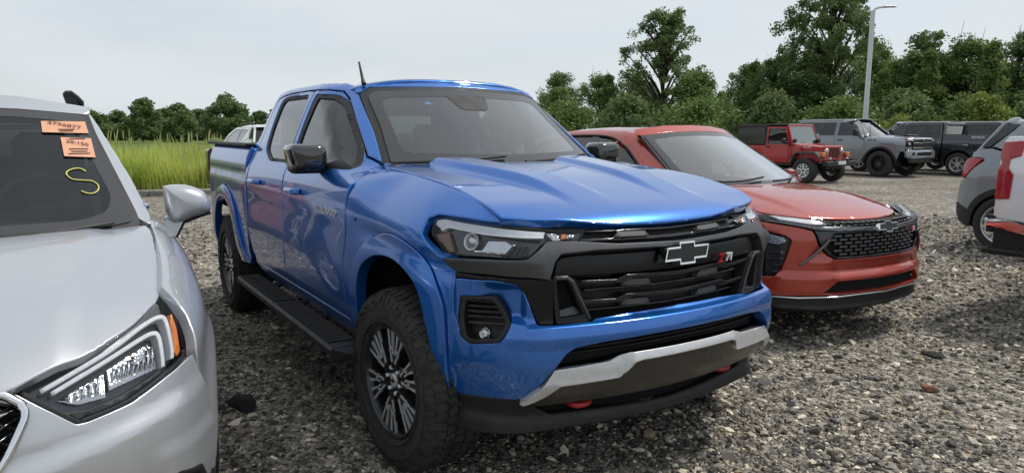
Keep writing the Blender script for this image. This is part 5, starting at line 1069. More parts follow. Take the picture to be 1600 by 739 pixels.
for y in (-.40, .40):
    MB().lathe([(.0005, .05), (.06, .045), (.085, .02), (.095, 0)], 'x', 20, (.455, y, .97)).build('headlight', refl_b, T); MB().lathe([(.088, .022), (.10, .022), (.10, 0)], 'x', 20, (.46, y, .97)).build('lamp_ring', chrome, T)
    J('turn_signal', (.50, y*1.62, .87), (.10, .17, .13), amber, .02); MB().lathe([(.0005, .04), (.05, .03), (.055, 0)], 'x', 14, (.62, y*1.15, .74)).build('fog_lamp', refl_b, T)
J('front_bumper', (.66, 0, .60), (.16, 1.58, .15), black_p, .02); J('tow_hook', (.72, -.35, .70), (.10, .04, .05), black_p, .01); J('tow_hook', (.72, .35, .70), (.10, .04, .05), black_p, .01); J('bumper_plate', (.745, 0, .62), (.01, .40, .10), machined, .004)
for sg in (-1, 1):
    for cx, x0, x1 in ((0, -.50, .52), (-2.37, -2.85, -1.88)):
        q = MB(); pts = [(x0, .62), (x0+.13, .86), (x0+.24, .95), (x1-.16, .95), (x1, .80), (x1-.02, .76), (x1-.18, .90), (x0+.25, .90), (x0+.17, .84), (x0+.06, .62)]; q.prism(pts, .60*sg, .86*sg, 'y'); q.build('fender_flare', jgrey, T)
    J('inner_fender', (.05, .60*sg, .80), (.80, .10, .30), jred, .02)
    q = MB(); q.prism([(-1.42, .62), (-1.42, 1.14), (-1.40, 1.16), (-.62, 1.16), (-.60, 1.14), (-.60, .72), (-.66, .62)], .742*sg, .762*sg, 'y'); q.build('door', jred, T)
    q = MB(); q.prism([(-1.42, 1.165), (-1.38, 1.70), (-.72, 1.70), (-.56, 1.165), (-.61, 1.165), (-.75, 1.65), (-1.33, 1.65), (-1.37, 1.165)], .69*sg, .735*sg, 'y'); q.build('door_frame', jred, T)
    q = MB(); q.prism([(-1.37, 1.165), (-1.33, 1.65), (-.75, 1.65), (-.61, 1.165)], .70*sg, .712*sg, 'y'); q.build('side_window', win_t, T)
    J('door_handle', (-1.32, .775*sg, 1.08), (.14, .03, .05), black_p, .01); J('hinge', (-.58, .77*sg, 1.05), (.10, .02, .04), jred, .005); J('mirror_arm', (-.66, .80*sg, 1.20), (.05, .14, .05), black_p, .01)
    q = MB(); q.box((-.66, .92*sg, 1.27), (.09, .18, .15), bev=.03); q.build('door_mirror', black_p, T)
    q = MB(); q.prism([(-2.55, 1.20), (-2.48, 1.66), (-1.50, 1.68), (-1.47, 1.20)], .712*sg, .722*sg, 'y'); q.build('quarter_window', gloss_b, T)
    MB().lathe([(.0005, .03), (.06, .02), (.065, -.04), (.03, -.07)], 'x', 14, (-.46, .62*sg, 1.27)).build('cowl_lamp', black_p, T)
q = MB(); q.hull([(x, y, z) for y in (-.70, .70) for x, z in ((-2.66, 1.13), (-2.58, 1.13), (-2.52, 1.70), (-2.46, 1.74))]+[(-2.46, y, 1.775) for y in (-.60, .60)]); q.build('hardtop_rear', jblk, T)
q = MB(); q.box((-1.62, 0, 1.755), (1.85, 1.36, .07), bev=.03); q.build('hardtop_roof', jblk, T)
for sg in (-1, 1):
    q = MB(); q.box((-2.0, .695*sg, 1.17), (1.20, .04, .07)); q.box((-1.44, .695*sg, 1.44), (.10, .04, .60)); q.box((-2.0, .70*sg, 1.71), (1.15, .04, .07)); q.build('hardtop_side', jblk, T)
q = MB()
for sg in (-1, 1): q.tube([(-.50, .68*sg, 1.14), (-.72, .64*sg, 1.74)], .035, 8)
q.tube([(-.72, -.66, 1.74), (-.72, .66, 1.74)], .035, 8); q.tube([(-.50, -.68, 1.17), (-.50, .68, 1.17)], .03, 8); q.build('windshield_frame', jred, T)
q = MB(); q.hull([(-.50, -.64, 1.18), (-.50, .64, 1.18), (-.70, -.62, 1.72), (-.70, .62, 1.72), (-.508, -.64, 1.18), (-.508, .64, 1.18), (-.708, -.62, 1.72), (-.708, .62, 1.72)]); q.build('windshield', win_c, T)
for y in (-.35, .25): MB().tube([(-.44, y, 1.20), (-.50, y+.30, 1.25)], .008, 5).build('wiper', black_p, T)
cabin(T, -.60, -1.35, .36, 1.18, .62)
text_mesh('hood_decal', 'RUBICON', .085, .002, white_p, T, Matrix.Translation((-.10, -.635, 1.085)) @ Matrix.Rotation(math.radians(-9), 4, 'Z') @ Matrix.Rotation(math.radians(90), 4, 'X'), sx=1.15)
J('rocker_guard', (-1.2, -.74, .54), (1.5, .08, .07), black_p, .02); J('rear_bumper', (-2.72, 0, .60), (.14, 1.5, .15), black_p, .02); J('frame_rail', (-1.1, 0, .50), (3.2, .9, .16), black_d, .02)
for x in (0, -2.37):
    for y in (-.74, .74): wheel(T, x, y, .385, .25, .215, 'jeep', detail=False)
    MB().tube([(x, -.65, .38), (x, .65, .38)], .05, 8).build('axle', black_d, T)
# ---------------------------------------------------------------- hatch-backed SUVs (origin: rear axle)
def hatch(T, paint, rim='suv'):
    P = paint; sb = pch([.2, .3, .5, .7, .9, 1.05, 1.12, 1.3, 1.5, 1.6, 1.68], [.84, .875, .895, .90, .90, .885, .865, .79, .70, .63, .45])
    def side(x, z): return -(sb(z)-.9*np.clip((-.30-x)/.55, 0, 1)**2.0*.55-.25*np.clip((x-2.95)/.7, 0, 2)**2)
    S = HF('y', side, -1)
    def two(n, pts, m, r=.01, **k): return panel(n, S, rnd(pts, r) if r else A2(pts), T, m, mir=True, res=k.pop('res', .05), **k)
    MB().box((1.3, 0, .52), (3.6, 1.4, .30)).build('dark_gap_filler', black_d, T); MB().box((.2, 0, .9), (1.2, 1.2, .4)).build('luggage_floor', black_d, T)  # added black box darkens the gaps from inside
    panel('rear_quarter', S, np.vstack([A2([(.40, 1.12), (.40, .60), (.43, .34)]), arch(0, .36, .445, 8, 178, 16), A2([(-.445, .52), (-.56, .56), (-.64, .60), (-.635, .70), (-.60, .84), (-.56, .90), (-.53, .89), (-.39, 1.06), (-.28, 1.15), (-.30, 1.18), (-.47, 1.185), (-.46, 1.25), (-.35, 1.29), (-.25, 1.30)])]), T, P, bev=.006, th=.03, mir=True, res=.04)
    panel('arch_cladding', S, np.vstack([arch(0, .36, .455, -2, 182, 18), arch(0, .36, .375, -2, 182, 18)[::-1]]), T, black_p, off=.012, th=.05, bev=.008, mir=True, res=.05)
    two('bumper_cladding', [(-.445, .52), (-.57, .56), (-.645, .59), (-.64, .45), (-.57, .34), (-.42, .28), (-.38, .30), (-.44, .42)], black_p, off=.004, th=.04, bev=.008)
    two('tail_light', [(-.555, .945), (-.545, 1.10), (-.52, 1.155), (-.48, 1.172), (-.30, 1.165), (-.39, 1.065), (-.53, .895)], red_l, off=.012, th=.06, bev=.006, r=.012, res=.03)
    two('fuel_door', [(-.21, .91), (-.21, 1.05), (-.16, 1.10), (.04, 1.11), (.04, .90)], P, off=.004, th=.008, bev=.003, r=.03)
    two('quarter_glass', [(-.36, 1.315), (-.27, 1.315), (-.06, 1.53), (-.02, 1.60), (-.16, 1.60)], gloss_b, off=.002, th=.02, bev=.003)
    two('roof_side', [(-.22, 1.32), (.40, 1.14), (.40, 1.20), (.10, 1.53), (.8, 1.57), (1.6, 1.55), (2.2, 1.36), (2.6, 1.12), (2.75, 1.12), (2.3, 1.42), (1.7, 1.62), (.8, 1.66), (0, 1.64), (-.14, 1.615), (-.01, 1.60), (-.05, 1.53), (-.25, 1.31)], P, r=0, bev=.005, th=.03)
    two('side_window', [(.42, 1.16), (.16, 1.52), (.8, 1.56), (1.58, 1.53), (2.15, 1.34), (2.50, 1.14)], win_t, off=-.01, bev=0, th=.005, r=.03, res=.08)
    two('pillar', [(.92, 1.14), (1.02, 1.14), (1.0, 1.56), (.90, 1.56)], gloss_b, off=-.004, th=.01)
    two('rear_door', [(.415, 1.11), (.415, .60), (.455, .32), (1.0, .30), (1.0, 1.13)], P, bev=.006, th=.03); two('front_door', [(1.012, .30), (1.012, 1.13), (2.45, 1.10), (2.25, .8), (2.23, .30)], P, bev=.006, th=.03)
    panel('fender', S, np.vstack([A2([(2.245, .30), (2.265, .8), (2.46, 1.09), (3.0, 1.03), (3.45, .92), (3.55, .60), (3.5, .35), (3.2, .3)]), arch(2.72, .36, .40, 0, 180, 14)]), T, P, bev=.006, th=.03, mir=True, res=.06)
    RF = HF('z', lambda x, y: 1.70-.08*(np.abs(y)/.62)**3-.09*np.clip((x-1.2)/.8, 0, 1)**2, 1)
    panel('roof', RF, rnd([(-.22, -.55), (.1, -.62), (1.8, -.60), (1.8, .60), (.1, .62), (-.22, .55)], .05), T, P, res=.08, bev=.012, th=.04)
    q = MB(); q.hull([(-.10, y, 1.68) for y in (-.52, .52)]+[(-.30, y, 1.62) for y in (-.55, .55)]+[(-.10, y, 1.62) for y in (-.58, .58)]); q.build('spoiler', P, T)
    q = MB(); q.hull([(-.20, y, 1.60) for y in (-.55, .55)]+[(-.46, y, 1.19) for y in (-.66, .66)]+[(-.44, y, 1.19) for y in (-.66, .66)]+[(-.15, y, 1.60) for y in (-.55, .55)]); q.build('rear_window', mat('dark_rear_glass', (.012, .014, .014), .08, coat=.3, rvar=.03), T)
    for sg in (-1, 1):
        MB().tube([(-.20, .57*sg, 1.61), (-.47, .69*sg, 1.19)], .035, 8).build('rear_pillar', P, T); MB().tube(spl([(.0, .58*sg, 1.67), (.1, .59*sg, 1.71), (1.4, .59*sg, 1.70), (1.5, .58*sg, 1.66)], 4), .018, 6).build('roof_rail', black_p, T)
    q = MB(); q.hull([(-.47, y, 1.19) for y in (-.62, .62)]+[(-.62, y, .95) for y in (-.55, .55)]+[(-.66, y, .60) for y in (-.50, .50)]+[(-.3, y, .6) for y in (-.75, .75)]+[(-.3, y, 1.19) for y in (-.72, .72)]); q.build('tailgate', P, T)
    MB().box((-.50, 0, .42), (.30, 1.05, .30), bev=.08).build('rear_bumper', black_p, T)
    q = MB(); q.hull([(2.3, y, 1.10) for y in (-.7, .7)]+[(3.4, y, .95) for y in (-.6, .6)]+[(3.55, y, .7) for y in (-.6, .6)]+[(3.5, y, .35) for y in (-.6, .6)]+[(2.4, y, .7) for y in (-.7, .7)]); q.build('hood', P, T)
    q = MB(); q.hull([(2.55, y, 1.10) for y in (-.7, .7)]+[(1.75, y, 1.60) for y in (-.55, .55)]+[(1.72, y, 1.59) for y in (-.55, .55)]+[(2.5, y, 1.09) for y in (-.7, .7)]); q.build('windshield', win_c, T)
    wells(T, (0, 2.72), .36, .40, .80)
    for x in (0, 2.72):
        for y in (-.785, .785): wheel(T, x, y, .362, .225, .245, rim, detail=False, spin=.3)
T = thing('grey_suv', 'grey SUV at the right edge, its red tail light and rear wheel showing', 'SUV', (-1.33, 8.72, 0), 0)
hatch(T, mat('cement_grey_paint', (.20, .225, .25), .35, .1, coat=1., dirt=.15))
def copy_tree(o, parent=None):
    c = o.copy(); COL.objects.link(c); c.parent = parent
    for ch in list(o.children): copy_tree(ch, c)
    return c
T = thing('white_suv', 'white SUV far off, its roof showing above the blue pickup bed', 'SUV', (-18.3, 3.3, 0), math.radians(181)); hatch(T, white_c)

X = copy_tree(bpy.data.objects['crossover_car']); X.location = (-5.9, -3.15, 0); X.rotation_euler = (0, 0, 0); X['label'] = 'orange-red crossover hidden behind the silver SUV, mirrored in the blue pickup doors'
# ---------------------------------------------------------------- ground
rng = np.random.default_rng(7)
def gravel_mat():
    m = bpy.data.materials.new('gravel_bed'); m.use_nodes = True; nt = m.node_tree; b = nt.nodes['Principled BSDF']; L = nt.links.new
    tc = nd(nt, 'ShaderNodeTexCoord'); v = nd(nt, 'ShaderNodeTexVoronoi', i_Scale=30., i_Randomness=1.); v2 = nd(nt, 'ShaderNodeTexVoronoi', i_Scale=62.); n = nd(nt, 'ShaderNodeTexNoise', i_Scale=.5, i_Detail=6., i_Roughness=.65)
    nz = nd(nt, 'ShaderNodeTexNoise', i_Scale=18., i_Detail=2.); ad = nd(nt, 'ShaderNodeVectorMath', operation='MULTIPLY_ADD'); ad.inputs[1].default_value = (.03, .03, .03)
    L(tc.outputs['Object'], nz.inputs['Vector']); L(nz.outputs['Color'], ad.inputs[0]); L(tc.outputs['Object'], ad.inputs[2])
    for q in (v, v2): L(ad.outputs[0], q.inputs['Vector'])
    L(tc.outputs['Object'], n.inputs['Vector'])
    def ramp(src, cols):
        r = nd(nt, 'ShaderNodeValToRGB'); e = r.color_ramp.elements
        while len(e) < len(cols): e.new(.5)
        for k, (p, c) in enumerate(cols): e[k].position = p; e[k].color = (*c, 1)
        s = nd(nt, 'ShaderNodeSeparateColor'); L(src, s.inputs[0]); L(s.outputs[0], r.inputs[0]); return r.outputs[0]
    cols = [(0, (.042, .039, .035)), (.28, (.112, .102, .088)), (.52, (.20, .180, .150)), (.75, (.34, .305, .25)), (1, (.58, .52, .42))]
    c1 = ramp(v.outputs['Color'], cols); c2 = ramp(v2.outputs['Color'], cols)
    mx = nd(nt, 'ShaderNodeMix', data_type='RGBA', i_0=.45); L(c1, mx.inputs[6]); L(c2, mx.inputs[7])
    big = nd(nt, 'ShaderNodeMapRange', i_1=.35, i_2=.65, i_3=.84, i_4=1.4); L(n.outputs['Fac'], big.inputs[0])
    hv = nd(nt, 'ShaderNodeMix', data_type='RGBA', blend_type='MULTIPLY', i_0=1.); L(mx.outputs[2], hv.inputs[6]); L(big.outputs[0], hv.inputs[7]); L(hv.outputs[2], b.inputs['Base Color'])
    n6 = nd(nt, 'ShaderNodeTexNoise', i_Scale=5., i_Detail=10., i_Roughness=.75); L(tc.outputs['Object'], n6.inputs['Vector']); m6 = nd(nt, 'ShaderNodeMapRange', i_1=.36, i_2=.64, i_3=.55, i_4=1.5); L(n6.outputs['Fac'], m6.inputs[0])
    h6 = nd(nt, 'ShaderNodeMix', data_type='RGBA', blend_type='MULTIPLY', i_0=1.); L(hv.outputs[2], h6.inputs[6]); L(m6.outputs[0], h6.inputs[7]); L(h6.outputs[2], b.inputs['Base Color'])
    b.inputs['Roughness'].default_value = .92; b.inputs['Specular IOR Level'].default_value = .25
    sm = nd(nt, 'ShaderNodeMath', operation='MULTIPLY_ADD', i_1=-1.2, i_2=1.); L(v.outputs['Distance'], sm.inputs[0])
    s2 = nd(nt, 'ShaderNodeMath', operation='MULTIPLY_ADD', i_1=-.6); L(v2.outputs['Distance'], s2.inputs[0]); L(sm.outputs[0], s2.inputs[2])
    s3 = nd(nt, 'ShaderNodeSeparateColor'); L(v.outputs['Color'], s3.inputs[0]); s4 = nd(nt, 'ShaderNodeMath', operation='MULTIPLY_ADD', i_1=.5); L(s3.outputs[1], s4.inputs[0]); L(s2.outputs[0], s4.inputs[2])
    bp = nd(nt, 'ShaderNodeBump', i_Strength=1., i_Distance=.022); L(s4.outputs[0], bp.inputs['Height']); L(bp.outputs[0], b.inputs['Normal'])
    return m
fieldm = mat('field_green', (.12, .17, .045), .95, nscale=.25, namt=.6, ncol=(.070, .115, .034), bump=1., bscale=3., spec=.1)
g = MB().add([(-1500,-1500,-.06),(1500,-1500,-.06),(1500,1500,-.06),(-1500,1500,-.06)], [(0,1,2,3)]).build('ground', fieldm); tag(g, 'green field reaching to the horizon around the lot', kind='structure')
lot = [(-15.9, -60), (-15.55, -2), (-15.2, 1.6), (-22, 8), (-30, 21), (-27.5, 27), (-19, 35), (-9, 41), (25, 62), (60, 60), (60, -60)]
gm = gravel_mat()
o = MB().prism(lot, -.25, 0., 'z').build('gravel_lot', gm, smooth=False); tag(o, 'crushed stone surface of the parking lot', kind='structure')
# loose stones, dense where the lot is near
def stones():
    phi = (1+5**.5)/2; ico = np.array([(-1,phi,0),(1,phi,0),(-1,-phi,0),(1,-phi,0),(0,-1,phi),(0,1,phi),(0,-1,-phi),(0,1,-phi),(phi,0,-1),(phi,0,1),(-phi,0,-1),(-phi,0,1)])/math.hypot(1, phi)
    fc = np.array([(0,11,5),(0,5,1),(0,1,7),(0,7,10),(0,10,11),(1,5,9),(5,11,4),(11,10,2),(10,7,6),(7,1,8),(3,9,4),(3,4,2),(3,2,6),(3,6,8),(3,8,9),(4,9,5),(2,4,11),(6,2,10),(8,6,7),(9,8,1)])
    N = 80000; c0 = np.array([2.8, -2.1]); a0 = math.radians(147.3)
    d = 1.9*(7.0)**rng.random(N*2)**.9; th = a0+rng.uniform(-.66, .72, N*2)
    P = np.stack([c0[0]+d*np.cos(th), c0[1]+d*np.sin(th)], 1)
    keep = (P[:,0] > -11); P = P[keep][:N]; d = d[keep][:N]
    rut = np.sin(P[:,1]*2.1+.6*np.sin(P[:,0]*.7))*.5+np.sin(P[:,0]*1.3+P[:,1]*.8)*.3+np.sin(P[:,0]*3.7-P[:,1]*2.9)*.2; kp = rng.random(len(P)) < .72+.45*rut; P = P[kp]; d = d[kp]
    d2 = np.sqrt(rng.uniform(5.5**2, 15.**2, 24000)); t2 = a0+rng.uniform(-.66, .10, 24000); P2 = np.stack([c0[0]+d2*np.cos(t2), c0[1]+d2*np.sin(t2)], 1); P = np.vstack([P, P2]); d = np.concatenate([d, d2*.9]); N = len(P)
    s = np.exp(rng.normal(math.log(.0062), .50, N))*(.85+.06*d); s = np.clip(s, .0040, .030)
    V = ico[None]*(1+.34*rng.standard_normal((N, 12, 1)).clip(-1.6, 1.6)); sc = np.stack([s*rng.uniform(.8, 1.5, N), s*rng.uniform(.7, 1.2, N), s*rng.uniform(.40, .80, N)], 1)
    V = V*sc[:,None,:]; an = rng.uniform(0, 2*math.pi, N); tl = rng.normal(0, .25, N)
    x, z = V[...,0]*np.cos(tl)[:,None]-V[...,2]*np.sin(tl)[:,None], V[...,0]*np.sin(tl)[:,None]+V[...,2]*np.cos(tl)[:,None]; y = V[...,1]
    X = x*np.cos(an)[:,None]-y*np.sin(an)[:,None]; Y = x*np.sin(an)[:,None]+y*np.cos(an)[:,None]
    W = np.stack([X+P[:,0:1], Y+P[:,1:2], z+(s*.28)[:,None]], -1).reshape(-1, 3)
    Fc = (fc[None]+12*np.arange(N)[:,None,None]).reshape(-1, 3)
    me = bpy.data.meshes.new('gravel'); me.vertices.add(len(W)); me.vertices.foreach_set('co', W.ravel()); me.loops.add(Fc.size); me.loops.foreach_set('vertex_index', Fc.ravel().astype(np.int32))
    me.polygons.add(len(Fc)); me.polygons.foreach_set('loop_start', np.arange(len(Fc), dtype=np.int32)*3); me.update(calc_edges=True)
    me.polygons.foreach_set('use_smooth', [False]*len(Fc))
    pal = np.array([(.055,.053,.051), (.100,.096,.091), (.165,.157,.147), (.23,.217,.197), (.33,.304,.262), (.52,.48,.40), (.68,.63,.54), (.28,.22,.155)]); pr = np.array([.25,.20,.15,.12,.10,.09,.06,.03])
    k = rng.choice(8, N, p=pr); col = pal[k]*[1.16, 1.11, 1.03]*rng.uniform(.8, 1.2, (N, 1)); col = np.repeat(np.concatenate([col, np.ones((N, 1))], 1), 12, 0)
    at_ = me.color_attributes.new('stone_colour', 'FLOAT_COLOR', 'POINT'); at_.data.foreach_set('color', col.ravel().astype(np.float32))
    m = bpy.data.materials.new('loose_stone'); m.use_nodes = True; nt = m.node_tree; b = nt.nodes['Principled BSDF']; L = nt.links.new
    a = nd(nt, 'ShaderNodeAttribute', attribute_name='stone_colour'); n = nd(nt, 'ShaderNodeTexNoise', i_Scale=160., i_Detail=4.); tc = nd(nt, 'ShaderNodeTexCoord'); L(tc.outputs['Object'], n.inputs['Vector'])
    mr = nd(nt, 'ShaderNodeMapRange', i_1=.3, i_2=.7, i_3=.72, i_4=1.25); L(n.outputs['Fac'], mr.inputs[0]); mx = nd(nt, 'ShaderNodeMix', data_type='RGBA', blend_type='MULTIPLY', i_0=1.); L(a.outputs['Color'], mx.inputs[6]); L(mr.outputs[0], mx.inputs[7]); L(mx.outputs[2], b.inputs['Base Color'])
    b.inputs['Roughness'].default_value = .9; b.inputs['Specular IOR Level'].default_value = .25
    bp = nd(nt, 'ShaderNodeBump', i_Strength=.5, i_Distance=.004); L(n.outputs['Fac'], bp.inputs['Height']); L(bp.outputs[0], b.inputs['Normal'])
    me.materials.append(m); o = link(bpy.data.objects.new('gravel', me)); tag(o, 'loose grey and beige crushed stones covering the lot', 'gravel', kind='stuff')
stones()
# a few larger single stones and a scrap of slate
def rock(name, label, loc, sz, col, seed, cat='stone'):
    r = np.random.default_rng(seed); P = r.standard_normal((26, 3)); P /= np.linalg.norm(P, axis=1)[:,None]; P *= r.uniform(.75, 1.1, (26, 1)); P = P*sz
    o = MB().hull(P).build(name, mat('rock_'+str(seed), col, .9, nscale=40, namt=.4, bump=.4, bscale=90, spec=.2), smooth=False); o.location = loc; tag(o, label, cat)

for a in [('flat_stone', 'long flat blue-grey slate lying left of the front tyre', (-.05, -1.42, .015), (.085, .030, .012), (.20, .23, .25), 1), ('loose_rock', 'reddish-brown stone lying alone on the gravel below the crossover', (.78, 2.05, .02), (.055, .04, .022), (.28, .13, .09), 2), ('loose_rock', 'large pale beige stone at the lower right picture edge', (1.15, .55, .018), (.060, .05, .026), (.50, .45, .36), 3), ('loose_rock', 'dark flat stone farther right on the open gravel', (.45, 2.75, .015), (.09, .05, .02), (.06, .058, .055), 4), ('loose_rock', 'black lump on the ground beside the silver SUV fender', (-1.05, -1.35, .03), (.12, .08, .04), (.03, .03, .03), 5), ('loose_rock', 'pale stone just before the blue pickup bumper', (1.05, -.75, .018), (.045, .04, .025), (.45, .42, .37), 6)]: rock(*a)
# ---------------------------------------------------------------- trees
def leaf_mat(name, c1, c2, tr=.35):
    m = bpy.data.materials.new(name); m.use_nodes = True; nt = m.node_tree; L = nt.links.new; b = nt.nodes['Principled BSDF']; out = nt.nodes['Material Output']
    oi = nd(nt, 'ShaderNodeObjectInfo'); ge = nd(nt, 'ShaderNodeNewGeometry'); n = nd(nt, 'ShaderNodeTexNoise', i_Scale=.9, i_Detail=5.); L(ge.outputs['Position'], n.inputs['Vector'])
    a = nd(nt, 'ShaderNodeMath', operation='MULTIPLY_ADD', i_1=.45, i_2=-.22); L(oi.outputs['Random'], a.inputs[0]); s = nd(nt, 'ShaderNodeMath', operation='ADD', use_clamp=True)
    mr = nd(nt, 'ShaderNodeMapRange', i_1=.34, i_2=.66); L(n.outputs['Fac'], mr.inputs[0]); L(mr.outputs[0], s.inputs[0]); L(a.outputs[0], s.inputs[1])
    mx = nd(nt, 'ShaderNodeMix', data_type='RGBA'); mx.inputs[6].default_value = (*c1, 1); mx.inputs[7].default_value = (*c2, 1); L(s.outputs[0], mx.inputs[0])
    L(mx.outputs[2], b.inputs['Base Color']); b.inputs['Roughness'].default_value = .55; b.inputs['Specular IOR Level'].default_value = .3
    t = nd(nt, 'ShaderNodeBsdfTranslucent'); L(mx.outputs[2], t.inputs[0]); ms = nd(nt, 'ShaderNodeMixShader', i_0=tr); L(b.outputs[0], ms.inputs[1]); L(t.outputs[0], ms.inputs[2]); L(ms.outputs[0], out.inputs[0])
    return m
bark = mat('bark', (.085, .070, .055), .95, nscale=6, namt=.5, bump=1., bscale=25., spec=.15)
LM = dict(a=leaf_mat('leaf_mid_green', (.115, .19, .05), (.21, .28, .085)), b=leaf_mat('leaf_dark_green', (.11, .178, .064), (.19, .255, .095)), y=leaf_mat('leaf_yellow_green', (.16, .22, .04), (.25, .30, .07)))
def quick_mesh(name, V, F, m):
    me = bpy.data.meshes.new(name); V = np.asarray(V, np.float32); F = np.asarray(F, np.int32); k = F.shape[1]
    me.vertices.add(len(V)); me.vertices.foreach_set('co', V.ravel()); me.loops.add(F.size); me.loops.foreach_set('vertex_index', F.ravel())
    me.polygons.add(len(F)); me.polygons.foreach_set('loop_start', np.arange(len(F), dtype=np.int32)*k); me.polygons.foreach_set('use_smooth', [False]*len(F)); me.update(calc_edges=True); me.materials.append(m); return me
def leaves(C, R, n, size, r):
    """n leaf-sized quads spread round cluster centres C with radii R"""
    k = r.integers(0, len(C), n); g = r.standard_normal((n, 3)); g /= np.linalg.norm(g, axis=1)[:,None]; rad = r.random(n)**.45
    P = C[k]+g*(R[k]*rad)[:,None]*[1, 1, .8]
    u = r.standard_normal((n, 3)); u[:,2] *= .6; u /= np.linalg.norm(u, axis=1)[:,None]; w = np.cross(u, r.standard_normal((n, 3))); w /= np.linalg.norm(w, axis=1)[:,None]+1e-9
    s = size*r.uniform(.55, 1.35, n); a = u*s[:,None]; b = w*(s*.55)[:,None]
    V = np.stack([P-a, P+b-a*.1, P+a, P-b-a*.1], 1).reshape(-1, 3); F = np.arange(4*n).reshape(-1, 4); return V, F
def proto_tree(kind, H, Wd, seed, n, size, base=.12, lm='a', clusters=70, fill=1., twigs=0):
    """trunk mesh with limbs + crown mesh; crown envelope by kind"""
    r = np.random.default_rng(seed); tb = MB(); top = H*.93
    lean = r.normal(0, .03, 2); tr = np.array([(lean[0]*z*z/H, lean[1]*z*z/H, z) for z in np.linspace(-.1, top, 9)]); tb.tube(tr, np.linspace(H*.020, H*.003, 9), 7)
    C = []; R = []
    for i in range(clusters):
        t = base+(1-base)*r.random()**(.85 if kind != 'airy' else .6)
        env = {'dense': math.sin(math.pi*min(1, .12+.86*t))**.7, 'airy': math.sin(math.pi*min(1, .10+.82*t))**.6, 'col': .9*math.sin(math.pi*min(1, .2+.75*t))**.5, 'bush': math.sqrt(max(0, 1-(t*.98)**2)), 'cone': max(.06, 1-t)**.75}[kind]
        az = r.uniform(0, 2*math.pi); rr = Wd/2*env*(r.random()**.5)*r.uniform(.75, 1.12)*(1+.22*math.sin(3*az+seed)); z = H*t*(.97)
        p = np.array([rr*math.cos(az)+lean[0]*z, rr*math.sin(az)+lean[1]*z, z]); C.append(p); R.append((Wd*.6+1.2)*r.uniform(.09, .20)*fill)
        if i % 2 == 0:
            z0 = max(.06*H, z-rr*r.uniform(.5, 1.1)-.1*H); q = np.array([lean[0]*z0*z0/H, lean[1]*z0*z0/H, min(z0, top)]); md = (q+p)/2+[0, 0, .05*H*r.random()]
            tb.tube(spl([q, md, p], 3), np.linspace(H*.008, H*.0018, 7), 5, cap=False)
    for i in range(twigs):
        az = r.uniform(0, 2*math.pi); rr = Wd/2*.5*r.random(); z = H*r.uniform(.8, .95); q = np.array([rr*math.cos(az), rr*math.sin(az), z]); tb.tube([q, q+[r.normal(0, .15), r.normal(0, .15), H*r.uniform(.10, .22)]], [.02, .008], 4)
    V, F = leaves(np.array(C), np.array(R), n, size, r)
    Vt = np.vstack(tb.V); me_t = bpy.data.meshes.new('trunk'); me_t.from_pydata([tuple(v) for v in Vt], [], tb.F); me_t.materials.append(bark); me_t.polygons.foreach_set('use_smooth', [True]*len(me_t.polygons))
    return me_t, quick_mesh('crown', V, F, LM[lm])
def plant(pr, name, label, x, y, s=1., rz=0, sz=None, group=None, cat='tree', parts=('trunk', 'crown'), z=-.05):
    o = thing(name, label, cat, (x, y, z), rz, group); o.scale = (s, s, sz or s)
    for nm, me in zip(parts, pr): link(bpy.data.objects.new(nm, me), o)
    return o
PR = dict(big=proto_tree('dense', 12.4, 8.6, 3, 34000, .12, .10, 'b', 210, .66), airy=proto_tree('airy', 10.6, 6.4, 5, 15000, .10, .30, 'b', 170, .62),
          a1=proto_tree('dense', 6.2, 5.2, 11, 20000, .09, .02, 'a', 130), a2=proto_tree('dense', 7.2, 5.0, 12, 20000, .09, .02, 'a', 130, twigs=5), b1=proto_tree('dense', 6.8, 4.8, 13, 19000, .09, .02, 'b', 120), b2=proto_tree('dense', 7.4, 4.6, 14, 17000, .09, .04, 'b', 110, .9, twigs=6),
          airy2=proto_tree('airy', 8.0, 3.0, 15, 2600, .12, .35, 'b', 40), spire=proto_tree('cone', 6.0, 3.2, 31, 9000, .09, .02, 'a', 80, .75), col=proto_tree('col', 6.6, 1.6, 16, 5200, .10, .03, 'b', 45, 1.3), far=proto_tree('dense', 6.2, 6.2, 17, 7500, .22, .03, 'b', 70, 1.15), far2=proto_tree('dense', 6.4, 5.6, 18, 6000, .22, .05, 'b', 50, .95),
          bush=proto_tree('bush', 3.0, 5.0, 19, 7500, .10, .0, 'a', 60, 1.), bush2=proto_tree('bush', 2.8, 4.6, 20, 7000, .10, .0, 'b', 55, 1.), ybush=proto_tree('dense', 3.8, 2.3, 21, 3800, .09, .02, 'y', 32), ybush2=proto_tree('bush', 2.3, 4.2, 22, 5200, .075, .0, 'y', 50, .9))
W_ = 'woods at the lot edge'
for i, (x, y, k, lab) in enumerate([(-49, 36, 'b1', 'dark tree in the second row behind the blue pickup windshield corner'), (-44.5, 42, 'a1', 'green tree in the second row left of the open-crowned tree'), (-41, 46, 'b1', 'dark tree in the second row behind the open-crowned tree'), (-37, 50, 'a1', 'green tree in the second row between the two tall trees'), (-24.8, 52, 'b1', 'dark tree in the second row right of the lamp pole'), (-21.5, 54, 'a1', 'green tree in the second row behind the wispy tree'), (-18.8, 56, 'b1', 'dark tree in the second row above the black pickups'), (-14.6, 57, 'a1', 'green tree in the second row at the right edge'), (-27.5, 42.0, 'b1', 'dark undergrowth tree below the tallest tree'), (-22.8, 47.6, 'b1', 'dark tree between the column tree and the pole'), (-15.4, 46.5, 'a1', 'green tree behind the farther black pickup')]):
    plant(PR[k], 'woodland_tree', lab, x, y, 1.05, i*2.2+.4, .98, W_)
